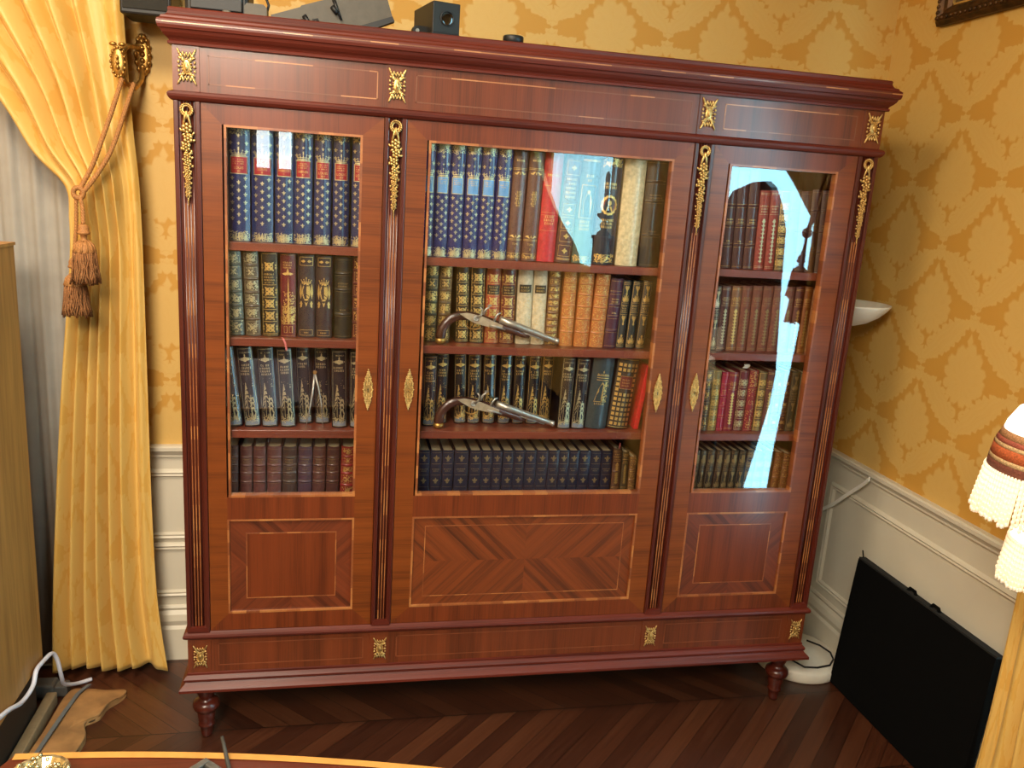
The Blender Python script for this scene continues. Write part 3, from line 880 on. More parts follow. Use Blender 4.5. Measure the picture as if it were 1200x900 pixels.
        for k in range(14): S.leaf(w*.33*math.cos(k*PI/7), c0+w*.39*math.sin(k*PI/7), .007, .0025, k*PI/7+1.2)
        for r in range(3): S.scribble(-w*.28, w*.28, c0-.046-r*.010, .0068, rng, 1.0)
        L = Spine(w, bulge, .0003); L.disc(0, c0, w*.30, w*.35, 16)
        LT = Spine(w, bulge, .0006); LT.disc(0, c0+.006, .006, .008, 10); LT.poly([(-.010, c0-.018), (.010, c0-.018), (.007, c0-.004), (-.007, c0-.004)])
    elif style == 'picture':
        c0 = h*.55
        for r in range(3): S.rect(-w*.28, w*.28, c0+.030+r*.007, c0+.032+r*.007)
        S.leaf(0, c0+.052, .010, .002, PI/2); S.scribble(-w*.26, w*.26, c0+.046, .005, rng, 1)
        S.rect(-w*.30, w*.30, c0-.038, c0-.036); S.scribble(-w*.26, w*.26, c0-.047, .006, rng, 1)
        S.poly([(-w*.28, c0-.034), (w*.06, c0-.034), (w*.10, c0+.018), (0, c0+.026), (-w*.16, c0+.002)])
        S.foliage(w*.10, w*.28, c0-.034, c0+.024, rng, 60, .006)
    elif style == 'grid':
        nv = 13
        for r in range(nv):
            for cc in range(-2, 3):
                zz = .010+r*(h-.022)/nv
                if -1 <= cc <= 1 and nv*.52 < r < nv*.78: continue
                S.rect(cc*w*.185-.0042, cc*w*.185+.0042, zz, zz+.0098)
        S.rect(-w*.46, w*.46, .003, .005); S.rect(-w*.46, w*.46, h-.006, h-.004)
        L = Spine(w, bulge, .0006); L.rect(-w*.29, w*.29, h*.565, h*.745)
        LT = Spine(w, bulge, .0009); LT.frame(-w*.29, w*.29, h*.565, h*.745, .0012)
        for r in range(3): LT.scribble(-w*.2, w*.2, h*.60+r*.009, .005, rng, 1)
    elif style == 'plainbands':
        for bz in (bands or ()):
            for dv in (-.0052, .0046): S.rect(-w*.46, w*.46, h*bz+dv, h*bz+dv+.0006)
        S.rect(-w*.46, w*.46, .006, .0067); S.rect(-w*.46, w*.46, h-.008, h-.0073)
        bs = list(bands); v0 = h*bs[-2]+.008
        for r in range(2): S.scribble(-w*.30, w*.30, v0+r*.0080, .0042, rng, 1)
        if len(bs) > 2: S.scribble(-w*.18, w*.18, h*bs[-3]+.010, .0045, rng, 1)
    elif style == 'cream':
        lz = h*.74
        L = Spine(w, bulge, .0005); L.rect(-w*.40, w*.40, lz-.012, lz+.012)
        LT = Spine(w, bulge, .0008)
        for r in range(2): LT.scribble(-w*.30, w*.30, lz+.001-r*.009, .0052, rng, 1)
        S.foliage(-w*.44, w*.44, .01, lz-.016, rng, 90, .0035)
    elif style == 'vellum':
        S.foliage(-w*.4, w*.4, .01, h-.01, rng, 30, .0030)
    elif style == 'navyfleur':
        v0 = h-.008
        S.rect(-w*.40, w*.40, v0, v0+.0008); S.fleur(0, h-.026, .024); S.rect(-w*.40, w*.40, h-.044, h-.043)
        S.scribble(-w*.34, w*.34, h-.062, .0038, rng, 1); S.scribble(-w*.22, w*.22, h-.068, .0034, rng, 1)
        S.rect(-w*.40, w*.40, h-.080, h-.0792); S.fleur(0, h-.098, .022)
        S.rect(-w*.40, w*.40, h-.118, h-.1172)
    elif style == 'column':
        for v in (.006, .010, h-.012, h-.008, h*.70, h*.80): S.rect(-w*.46, w*.46, v, v+.0010)
        for r in range(3): S.scribble(-w*.32, w*.32, h*.725+r*.0085, .0050, rng, 1)
        for r in range(11):
            cz = .02+r*(h*.68-.03)/11
            S.leaf(0, cz, .016, .0026, PI/2); 
            for k in (-1, 1): S.leaf(0, cz+.003, w*.26, .0020, PI/2-k*1.0)
        S.disc(0, h*.62, w*.14, .007)
    elif style == 'greengold':
        for v in (.006, .010, h-.012, h-.008, h*.50, h*.53, h*.64, h*.67): S.rect(-w*.46, w*.46, v, v+.0010)
        S.frame(-w*.44, w*.44, .004, h-.004, .0009)
        for r in range(3): S.scribble(-w*.30, w*.30, h*.548+r*.0070, .0045, rng, 1)
        for (v, sg) in ((.012, 1), (h*.49, -1), (h*.68, 1), (h-.014, -1)):
            for k in range(-2, 3): S.leaf(k*w*.10, v, .030-abs(k)*.007, .0026, PI/2*sg-k*.12)
            S.disc(0, v+sg*.026, .0030, .0045)
    if S.B.v:
        S.B.obj('gilding', gmat, bk, local=True)
    if L and L.B.v:
        L.B.obj('spine_label', label_m(extra.get('label', '#1a1512')), bk, local=True)
    if LT and LT.B.v: LT.B.obj('lettering', GOLD, bk, local=True)
    return bk

# (bottom-centre x, width, height, lean) measured along each shelf
ROWS = {
'L1': (.050, 1.506, [(.0232,.0555,.308,.002),(.0833,.0560,.308,.002),(.1394,.0470,.308,.002),(.1888,.0478,.308,.004),(.2404,.0440,.308,.003),(.2902,.0430,.308,-.003),(.3405,.0430,.308,.0)]),
'L2': (.055, 1.246, [(.0135,.0411,.2346,-.04),(.0576,.0395,.2353,-.032),(.104,.0428,.2329,-.02),(.152,.0416,.2315,-.011),(.2006,.0465,.2314,-.005),(.2482,.0444,.2311,-.002),(.3016,.0473,.2296,-.008),(.3505,.0452,.2321,-.008)]),
'L3': (.055, .982, [(.0054,.0412,.2291,-.105),(.0538,.0421,.2305,-.098),(.1016,.0429,.2309,-.065),(.1523,.0401,.2282,-.058),(.1992,.0382,.2300,-.050),(.2479,.0415,.2300,-.028),(.2967,.0424,.2290,-.020),(.3471,.0423,.2270,-.014)]),
'L4': (.08, .765, [(-.0057,.0305,.1531,.010),(.0314,.0329,.1505,.010),(.069,.0334,.1506,.009),(.1107,.0395,.1507,.009),(.1542,.0395,.1497,.008),(.1988,.0393,.1498,.008),(.2388,.0359,.1499,.014),(.2785,.0359,.15,.014),(.3217,.0403,.1501,.017)]),
'C1': (.05, 1.490, [(.5271,.0371,.316,-.004),(.567,.0391,.316,-.002),(.6084,.0402,.316,.0),(.6522,.0423,.316,.003),(.6951,.0420,.316,.005),(.7378,.0415,.316,.013),(.7821,.0429,.3051,.016),(.8259,.043,.3072,.021),(.8763,.0530,.3081,.024),(.9282,.0477,.3045,.046),(.9813,.0526,.3043,.040),(1.0514,.0658,.3069,.017),(1.1254,.0667,.3061,.009),(1.1951,.0617,.3089,.0)]),
'C2': (.09, 1.238, [(.5522,.0373,.2267,.004),(.5925,.0362,.2286,.006),(.6484,.0387,.2273,-.030),(.6928,.0415,.2278,-.025),(.7376,.0427,.2284,-.014),(.7835,.0439,.2289,-.014),(.8344,.0451,.2285,-.018),(.8804,.0420,.2273,-.016),(.9199,.0354,.229,.000),(.9653,.0401,.227,.002),(1.0121,.0453,.2241,.011),(1.0572,.0435,.223,.030),(1.0997,.0377,.2114,.034),(1.1339,.0263,.2061,.036),(1.1653,.0289,.2073,.037),(1.1978,.0273,.2087,.036)]),
'C3': (.11, .982, [(.5593,.0386,.2149,-.004),(.5988,.0355,.2176,-.006),(.6579,.0359,.2173,-.036),(.7,.0394,.2168,-.025),(.7467,.0389,.218,-.025),(.7945,.0383,.2177,-.003),(.8392,.0361,.2187,-.014),(.8845,.0398,.2166,-.002),(.9226,.0350,.2204,.010),(.9735,.0407,.2237,.015),(1.0184,.0417,.2216,.024),(1.0779,.0674,.2249,.052),(1.1502,.0684,.2251,.083),(1.2083,.0149,.205,.115)]),
'C4': (.10, .765, [(.5528,.0358,.1335,0),(.5898,.0338,.1335,0),(.6259,.0342,.1336,0),(.6680,.0431,.1336,0),(.7123,.036,.1337,0),(.7475,.0329,.1337,0),(.7802,.0303,.1338,0),(.8157,.0349,.1338,0),(.8508,.0331,.1339,0),(.887,.036,.1339,0),(.9248,.0362,.134,0),(.9612,.033,.1333,0),(.9951,.0314,.1334,0),(1.0283,.0315,.1334,0),(1.0635,.0352,.1331,0),(1.1015,.0372,.1325,0),(1.138,.0346,.1325,0),(1.1745,.0281,.1397,-.012),(1.2022,.0215,.129,-.014),(1.2288,.0219,.1128,-.016)]),
'R1': (.05, 1.498, [(1.4419,.0337,.2905,-.035),(1.479,.0343,.2927,-.040),(1.5159,.0334,.2952,-.039),(1.5507,.0322,.2371,-.030),(1.586,.0314,.239,-.035),(1.6201,.0335,.2412,-.040),(1.6545,.0320,.246,-.040),(1.6895,.0340,.243,-.040),(1.7240,.0320,.250,-.040),(1.7590,.0340,.250,-.040)]),
'R2': (.06, 1.240, [(1.434,.0227,.2015,-.007),(1.4634,.030,.2026,-.010),(1.4982,.0321,.204,-.013),(1.5332,.033,.2055,-.014),(1.568,.0323,.207,-.011),(1.6043,.0346,.2085,-.010),(1.639,.033,.21,-.007),(1.6755,.0330,.209,-.003),(1.709,.028,.2098,.0),(1.7381,.0245,.2111,.004),(1.7680,.028,.205,.004)]),
'R3': (.06, .979, [(1.4380,.0238,.1962,-.012),(1.4659,.0286,.1984,-.008),(1.4932,.0244,.1926,.000),(1.5222,.0314,.1932,-.001),(1.5569,.0331,.1988,.000),(1.5902,.0304,.1996,.006),(1.6213,.027,.1954,.008),(1.6503,.0274,.2009,.010),(1.6790,.0270,.196,.008),(1.7080,.0270,.2,.006),(1.7371,.0284,.1995,.004),(1.7690,.030,.195,.002)]),
'R4': (.08, .765, [(1.4376,.0165,.1406,.015),(1.458,.0203,.1407,.022),(1.4851,.028,.1407,.030),(1.5149,.0249,.1408,.030),(1.5408,.0232,.1408,.032),(1.5666,.0249,.1408,.035),(1.5945,.0268,.1409,.038),(1.6267,.0314,.1409,.030),(1.6600,.030,.139,.030),(1.6930,.030,.139,.028),(1.7281,.0291,.1341,.028),(1.7592,.0266,.1307,.016)]),
}
def settle(L):
    L = [list(q) for q in L]
    for _ in range(60):
        for i in range(len(L)-1):
            a, c = L[i], L[i+1]
            def edge(q, s, hz): return q[0] + q[3]*hz + s*q[1]/2
            hm = min(a[2], c[2])
            ov = max(edge(a, 1, 0)-edge(c, -1, 0), edge(a, 1, hm)-edge(c, -1, hm)) + .0012
            if ov > 0:
                a[1] -= ov*.26; c[1] -= ov*.26; a[0] -= ov*.13; c[0] += ov*.13
    return L
FB = (.2, .36, .52, .68, .84)
ORD = ['leftmost', 'second', 'third', 'fourth', 'fifth', 'sixth', 'seventh', 'eighth', 'ninth', 'tenth', 'eleventh', 'twelfth', 'thirteenth', 'fourteenth', 'fifteenth', 'sixteenth', 'seventeenth']
SPEC = {}
def run(count, style, colr, desc, grp, where, **ex):
    """n look-alike volumes, each told apart by its place in its own set"""
    out = []
    for k in range(count):
        if count == 1: lab = '%s %s' % (desc, where)
        else:
            lab = '%s, %s of its set' % (desc, ORD[k] if k < count-1 else 'rightmost')
            if len((lab+' '+where).replace('-', ' ').split()) <= 16: lab += ' '+where
        e = dict(ex)
        if 'txts' in e: e['txt'] = ex['txts'][k]
        if 'vols' in e: e['vol'] = ex['vols'][k]
        c = colr[k % len(colr)] if isinstance(colr, (list, tuple)) else colr
        out.append((style, c, lab, grp, e))
    return out
lt, lb = 'left door', ''
SPEC['L1'] = run(7, 'louis', '#0f2050', 'blue fleur-de-lis book with red label', 'blue red-labelled volumes on the left top shelf', 'behind the left door', label='#8f1626', coat=.5, rough=.3, tool='silver',
                 txts=[('LOUIS', 'XI'), ('LOUIS', 'II'), ('FRANCOIS', 'I'), ('HENRI', 'IV'), ('LOUIS', 'XIV'), ('LOUIS', 'XV'), ('LOUIS', 'XVI')])
BL2 = 'left volumes on the second shelf'
SPEC['L2'] = (run(1, 'banded', '#39443f', 'green-grey banded book thick with silver tooling, first on shelf', BL2, 'under blue volumes', bands=FB, n=46, tool='silver') +
              run(1, 'banded', '#4a3d2e', 'brown banded book thick with silver tooling, beside the green-grey one', BL2, 'under blue volumes', bands=FB, n=46, tool='silver') +
              run(1, 'ornate', '#1d1710', 'black book covered in gold crosses with black title label', BL2, 'behind left door', label='#15110d', coat=.4, txt=('LA HISTOIRE', 'DE', 'LA FRANCE')[0:0] or None) +
              run(1, 'tower', '#5c1420', 'dark red book with a gilt tower picture', BL2, 'behind left door', coat=.5, rough=.3) +
              run(2, 'crest', '#2a1a20', 'dark brown book with gilt coat of arms', 'pair of brown crested books', 'behind left door', label='#1c1210', coat=.35) +
              run(1, 'plainbands', '#12110e', 'black book in shade between the crested pair and the red one', BL2, 'behind left door', bands=(.3, .6, .8), tool='dim') +
              run(1, 'banded', '#4f1a18', 'red and gold banded book at the right end of the shelf', BL2, 'behind left door', bands=FB, n=40))
SPEC['L3'] = run(8, 'verne', '#080b16', 'dark navy book with gilt sailing ship', 'navy ship volumes on the left third shelf', 'behind the left door', label='#6f7780', coat=.6, rough=.28, tool='silver')
SPEC['L4'] = (run(8, 'plainbands', ['#3a211d', '#54302a', '#552b25', '#58302a', '#3a261e', '#402a38', '#4c2a26', '#43231f'], 'plain brown leather book with thin gilt bands', 'brown leather books on the left bottom shelf', 'behind the left door', bands=(.28, .46, .62, .78), tool='dim') +
              run(1, 'banded', '#7d1f1b', 'bright red gilt-tooled book at the right end of the bottom row', 'brown leather books on the left bottom shelf', 'behind the left door', bands=(.2, .45, .62, .8), n=26))
SPEC['C1'] = (run(6, 'louis', '#151f58', 'blue fleur-de-lis book with pale blue label', 'blue pale-labelled volumes on the middle top shelf', 'behind the middle door', label='#5f93c4', coat=.5, rough=.3, tool='silver') +
              run(2, 'rules', '#5d3a2c', 'tall brown book with gilt rules and volume number', 'pair of brown books on the middle top shelf', 'behind the middle door', vols=['I', 'II']) +
              run(1, 'plainred', '#b3202a', 'tall bright red book with small gilt title lines', 'top shelf of the middle door', 'behind the middle door') +
              run(1, 'diamond', '#4a2626', 'tall dark brown book with gilt framed diamonds', 'top shelf of the middle door', 'right of the bright red one') +
              run(1, 'saint', '#26453f', 'tall dark green book with a gilt standing figure', 'top shelf of the middle door', 'behind the middle door', coat=.5) +
              run(1, 'portrait', '#141a26', 'wide black-blue book with oval portrait and gilt bands', 'top shelf of the middle door', 'behind the middle door', label='#8a4a3a', coat=.5) +
              run(1, 'vellum', '#cbb88c', 'wide cream vellum book, palest on the top shelf', 'top shelf of the middle door', 'behind the middle door') +
              run(1, 'plainbands', '#0d0d0b', 'wide black book at the right end of the top shelf', 'top shelf of the middle door', 'behind the middle door', bands=(.3, .62, .8), tool='dim'))
g2 = 'books behind the pistol on the middle second shelf'
SPEC['C2'] = (run(2, 'banded', ['#2e3120', '#5a4326'], 'dark book covered in fine gold leaves', g2, 'on the second shelf', bands=FB, n=60) +
              run(2, 'ornate', '#231c10', 'black book with gold rings and crosses', g2, 'above the upper pistol grip', coat=.4) +
              run(1, 'ornate', '#a84a30', 'orange-red gilt book with black title label', g2, 'behind the upper pistol lock', label='#191310') +
              run(1, 'ornate', '#6a261c', 'dark red gilt book with dark title label', g2, 'right of the orange-red one', label='#2a1510') +
              run(2, 'cream', '#c9b997', 'cream book with small black title label', 'pair of cream books', 'behind the upper pistol barrel', label='#17130f') +
              run(1, 'banded', '#6e4a2c', 'brown book with many pale gold bands', g2, 'beside the upper pistol muzzle', bands=(.08, .17, .26, .35, .44, .53, .62, .71, .8, .9), n=22) +
              run(3, 'tan', '#b36c34', 'tan leather book with raised bands', 'three tan leather books', 'on the second shelf', bands=(.2, .38, .55, .71, .85), n=40) +
              run(1, 'plainbands', '#43182a', 'plain plum leather book, shorter than its neighbours', g2, 'right of the tan ones', bands=(.25, .45, .62, .8), n=0) +
              run(3, 'greengold', '#242b2c', 'thin black-green book with gilt ends', 'three thin black-green books', 'on the second shelf'))
SPEC['C3'] = (run(9, 'verne', '#080b16', 'dark navy book with gilt sailing ship, left group', 'navy ship volumes behind the lower pistol', 'behind the middle door', label='#5f666c', coat=.6, rough=.28) +
              run(2, 'verne', '#080b16', 'dark navy gilt ship book right of the lower muzzle', 'navy ship volumes right of the lower pistol', 'behind the middle door', label='#6f7780', coat=.6, rough=.28, tool='silver') +
              run(1, 'picture', '#2b383a', 'wide slate green book with small gilt picture', 'third shelf of the middle door', 'behind the middle door') +
              run(1, 'grid', '#3c3024', 'wide brown book covered in small gilt squares', 'third shelf of the middle door', 'behind the middle door', label='#6b2c24') +
              run(1, 'slip', '#c01525', 'thin scarlet book leaning in the far corner', 'third shelf of the middle door', 'behind the middle door'))
SPEC['C4'] = (run(17, 'navyfleur', '#131529', 'navy book with gilt lilies', 'navy lily volumes on the bottom shelf', 'behind the middle door', coat=.15, tool='dim') +
              run(1, 'column', '#5b3c28', 'small brown book with a pink ribbon', 'small brown books on the bottom shelf', 'behind the middle door', bands=(.45,)) +
              run(1, 'column', '#4a3c26', 'small olive-brown book between two brown ones', 'small brown books on the bottom shelf', 'behind the middle door') +
              run(1, 'tan', '#7a5530', 'smallest light brown book at the right end', 'small brown books on the bottom shelf', 'behind the middle door', bands=(.3, .6), n=20))
SPEC['R1'] = (run(3, 'plainbands', '#46241f', 'tall brown book with thin gilt lines', 'tall brown books behind the right door', 'behind the right door', bands=(.24, .44, .64)) +
              run(2, 'column', '#8a3428', 'red-orange book with gilt flowers and dark title block', 'pair of red-orange books', 'behind the right door', tool='silver') +
              run(1, 'ornate', '#4a3520', 'gold-tooled brown book half hidden by the window reflection', 'top shelf of the right door', 'beside the red-orange pair') +
              run(4, 'plainbands', '#3a1c18', 'dark red-brown book under the bright reflection', 'dark books at the right end of the top shelf', 'behind the right door', bands=(.25, .5, .75), tool='dim'))
SPEC['R2'] = (run(1, 'greengold', '#26232c', 'thin blue-black book with pale gilt flowers', 'second shelf of the right door', 'behind the right door', tool='silver') +
              run(1, 'column', '#4a2622', 'brown book with pale gilt column ornament', 'second shelf of the right door', 'behind the right door', tool='silver') +
              run(1, 'column', '#7a5236', 'brown book with a tan upper half', 'second shelf of the right door', 'behind the right door') +
              run(5, 'column', '#6e3c2c', 'reddish brown book with tall gilt ornament', 'reddish brown books behind the right door', 'behind the right door', tool='dim') +
              run(1, 'column', '#5a2c22', 'dark reddish book right of the bright reflection', 'second shelf of the right door', 'behind the right door') +
              run(2, 'column', '#80481c', 'golden brown book near the right frame', 'golden brown books behind the right door', 'behind the right door'))
g3 = 'third shelf of the right door'
SPEC['R3'] = (run(1, 'banded', '#4d443a', 'grey-brown book at the left end of the third shelf', g3, 'behind the right door', bands=(.25, .5, .7, .85), n=10) +
              run(1, 'ornate', '#7b6c40', 'olive gold book with round ornaments', g3, 'behind the right door') +
              run(1, 'plainbands', '#8f1630', 'thin crimson book with few gilt bands', g3, 'behind the right door', bands=(.25, .42, .6, .78), n=0) +
              run(1, 'column', '#74202e', 'crimson book with three small gilt flowers', g3, 'behind the right door') +
              run(1, 'ornate', '#5e1c26', 'maroon book with cream scrolls and paper slip on top', g3, 'behind the right door', tool='silver') +
              run(1, 'tan', '#7e2228', 'red book with a plain crimson top panel', g3, 'behind the right door', bands=(.72,), n=90) +
              run(1, 'ornate', '#6a5534', 'dull gold book left of the bright reflection', g3, 'behind the right door') +
              run(1, 'column', '#5a2f22', 'brown book crossed by the bright reflection', g3, 'behind the right door') +
              run(2, 'banded', '#42221c', 'dark brown book under the reflection', g3, 'on the third shelf', bands=(.3, .6), n=8) +
              run(2, 'greengold', '#23241a', 'dark green gilt book near the right frame', 'pair of dark green books', 'on the third shelf', tool='dim'))
SPEC['R4'] = (run(7, 'greengold', ['#2c2c24', '#23201c', '#2c221c', '#33261e', '#2c241a', '#1c1d1a', '#171c1c'], 'small dark gilt book on the bottom row', 'small dark books behind the right door', 'behind the right door', tool='dim') +
              run(3, 'ornate', '#171b20', 'small black ornate book on the bottom row', 'small black books behind the right door', 'behind the right door', tool='dim') +
              run(2, 'tan', '#7a4a26', 'small light brown book at the right end of the bottom row', 'small light brown books behind the right door', 'behind the right door', bands=(.35, .6, .8), n=16))
YOV = {('C1', 6): .055, ('C2', 10): .070, ('C2', 11): .064, ('C2', 12): .064, ('C2', 13): .070, ('C2', 14): .066, ('C2', 15): .066, ('C2', 8): .085, ('C2', 9): .078,
       ('C3', 0): .080, ('L3', 4): .095, ('L3', 5): .095, ('C3', 9): .058, ('C3', 10): .058, ('C3', 11): .058, ('C3', 12): .058, ('C3', 13): .060}
DEPTHS = {'1': .20, '2': .155, '3': .165, '4': .15}
BOOKS = {}
HMAX = {'C2': .2255, 'L2': .2325}
for row, (y, zb, L) in ROWS.items():
    L = [(q[0], q[1], min(q[2], HMAX.get(row, 9)), q[3]) for q in L]
    for i, ((x, w, h, lean), (st, colr, lab, grp, ex)) in enumerate(zip(settle(L), SPEC[row])):
        rng = random.Random(row+str(i))
        BOOKS[row, i] = make_book(x, w, h, math.atan(lean), YOV.get((row, i), y), zb, st, colr, lab, row and grp, rng, DEPTHS[row[1]], ex)
def ribbon(pts, w, name, mat, parent):
    b = B(); v = []
    for p in pts: v += [(p[0]-w/2, p[1], p[2]), (p[0]+w/2, p[1], p[2]), (p[0]+w/2, p[1]+.0006, p[2]), (p[0]-w/2, p[1]+.0006, p[2])]
    f = [(i*4+k, i*4+(k+1) % 4, (i+1)*4+(k+1) % 4, (i+1)*4+k) for i in range(len(pts)-1) for k in range(4)]
    b.add(v, f+[(0, 1, 2, 3), tuple(len(v)-4+k for k in (3, 2, 1, 0))]); return b.obj(name, mat, parent)
PINK = plain('faded_pink_ribbon', '#b8605c', .6)
ribbon([(.133, .056, 1.2485), (.135, .040, 1.2485), (.140, .024, 1.248), (.146, .020, 1.236), (.150, .019, 1.216)], .005, 'bookmark_ribbon', PINK, BOOKS['L2', 3])
ribbon([(1.170, .11, .908), (1.172, .094, .908), (1.172, .088, .916), (1.171, .087, .93)], .004, 'bookmark_ribbon', PINK, BOOKS['C4', 17])
ribbon([(1.560, .075, 1.184), (1.566, .071, 1.192), (1.563, .070, 1.198)], .020, 'paper_slip', plain('loose_paper', '#d8d0bc', .8), BOOKS['R3', 4])

# ------------------------------------------------------------------ flintlock pistols and dividers
WALN = wood('walnut_stock', '#3c2018', '#22110c', 'x', fine=120, coat=.7, rough=.28)
def pistol(dx, dz, lab):
    p = thing('flintlock_pistol', lab, 'pistol', (.75+dx, .058, 1.239+dz), 'flintlock pistols lying before the books')
    Y = .058
    def P(x, z, y=0): return (x+dx, Y+y, z+dz)
    B().tube([P(.582, 1.249), P(.580, 1.262), P(.583, 1.280), P(.592, 1.298), P(.608, 1.314), P(.632, 1.324), P(.662, 1.324), P(.694, 1.317), P(.726, 1.307), P(.76, 1.294), P(.79, 1.284), P(.822, 1.2735), P(.845, 1.266)],
             [.012, .0155, .0145, .0135, .0135, .0138, .0135, .0135, .013, .012, .0105, .0085, .004], 14, flat=.72).obj('stock', WALN, p)
    B().tube([P(.5815, 1.2398), P(.581, 1.243), P(.5805, 1.248), P(.580, 1.256)], [.008, .0145, .0162, .0155], 14, flat=.8).obj('butt_cap', BRASS2, p)
    b = B().tube([P(.752, 1.3165), P(.80, 1.3005), P(.87, 1.2770), P(.918, 1.2610), P(.927, 1.2580), P(.928, 1.2577), P(.934, 1.2557)], [.0112, .0104, .0090, .0082, .0082, .0094, .0094], 12)
    b.obj('barrel', STEEL, p)
    B().tube([P(.80, 1.2870), P(.905, 1.2545)], .0022, 8).obj('ramrod', STEEL, p)
    lp = [(.632, 1.3305), (.652, 1.3345), (.672, 1.331), (.70, 1.325), (.735, 1.311), (.760, 1.301), (.760, 1.291), (.735, 1.292), (.70, 1.299), (.672, 1.307), (.650, 1.319)]
    B().prism([(a+dx, c+dz) for a, c in lp], Y-.0125, Y-.0100, 'y').obj('lock_plate', PLATE, p)
    hb = B().tube([P(.682, 1.321, -.014), P(.694, 1.330, -.015), P(.697, 1.345, -.015), P(.690, 1.352, -.015)], [.004, .0035, .003, .0022], 8)
    hb.tube([P(.700, 1.330, -.014), P(.706, 1.346, -.014), P(.714, 1.352, -.014), P(.720, 1.360, -.014)], [.004, .0035, .003, .003], 8)
    hb.lathe([(.0085, 0), (.0085, .003), (.0055, .0036), (.0055, .002), (.003, .002), (.003, .004)], 16, T=Matrix.Translation(P(.680, 1.319, -.0125)) @ Matrix.Rotation(PI/2, 4, 'X'))
    hb.box(.711+dx, .723+dx, Y-.018, Y-.010, 1.3565+dz, 1.360+dz)
    hb.obj('hammer', STEEL, p)
    B().tube([P(.732, 1.312, -.012), P(.738, 1.326, -.012), P(.744, 1.334, -.012), P(.752, 1.338, -.012)], [.0035, .003, .0026, .0022], 8).tube([P(.722, 1.300, -.013), P(.744, 1.296, -.014), P(.768, 1.288, -.014)], [.003, .0034, .002], 8).obj('frizzen', STEEL, p)
    B().tube([P(.648, 1.311), P(.652, 1.296), P(.664, 1.287), P(.680, 1.284), P(.692, 1.288), P(.698, 1.302)], .0017, 8, flat=1.6).tube([P(.670, 1.308), P(.671, 1.298), P(.666, 1.292)], .0014, 6).obj('trigger_guard', BRASS2, p)
pistol(0, 0, 'upper flintlock pistol lying before the second shelf of books')
pistol(.006, -.2565, 'lower flintlock pistol lying before the navy ship books')
dv = thing('dividers', 'steel pair of dividers leaning against navy ship books', 'dividers', (.222, .05, .984))
B().tube([(.2245, .078, 1.138), (.219, .064, 1.08), (.209, .054, 1.02), (.2015, .050, .984)], [.0035, .003, .002, .0008], 8).tube([(.2255, .078, 1.138), (.235, .072, 1.10), (.245, .064, 1.05), (.2500, .052, .984)], [.0035, .003, .0022, .0008], 8).obj('leg', STEEL, dv)
B().lathe([(.0055, -.004), (.0055, .004)], 14, T=Matrix.Translation((.225, .078, 1.142)) @ Matrix.Rotation(PI/2, 4, 'X')).obj('hinge', BRASS2, dv)

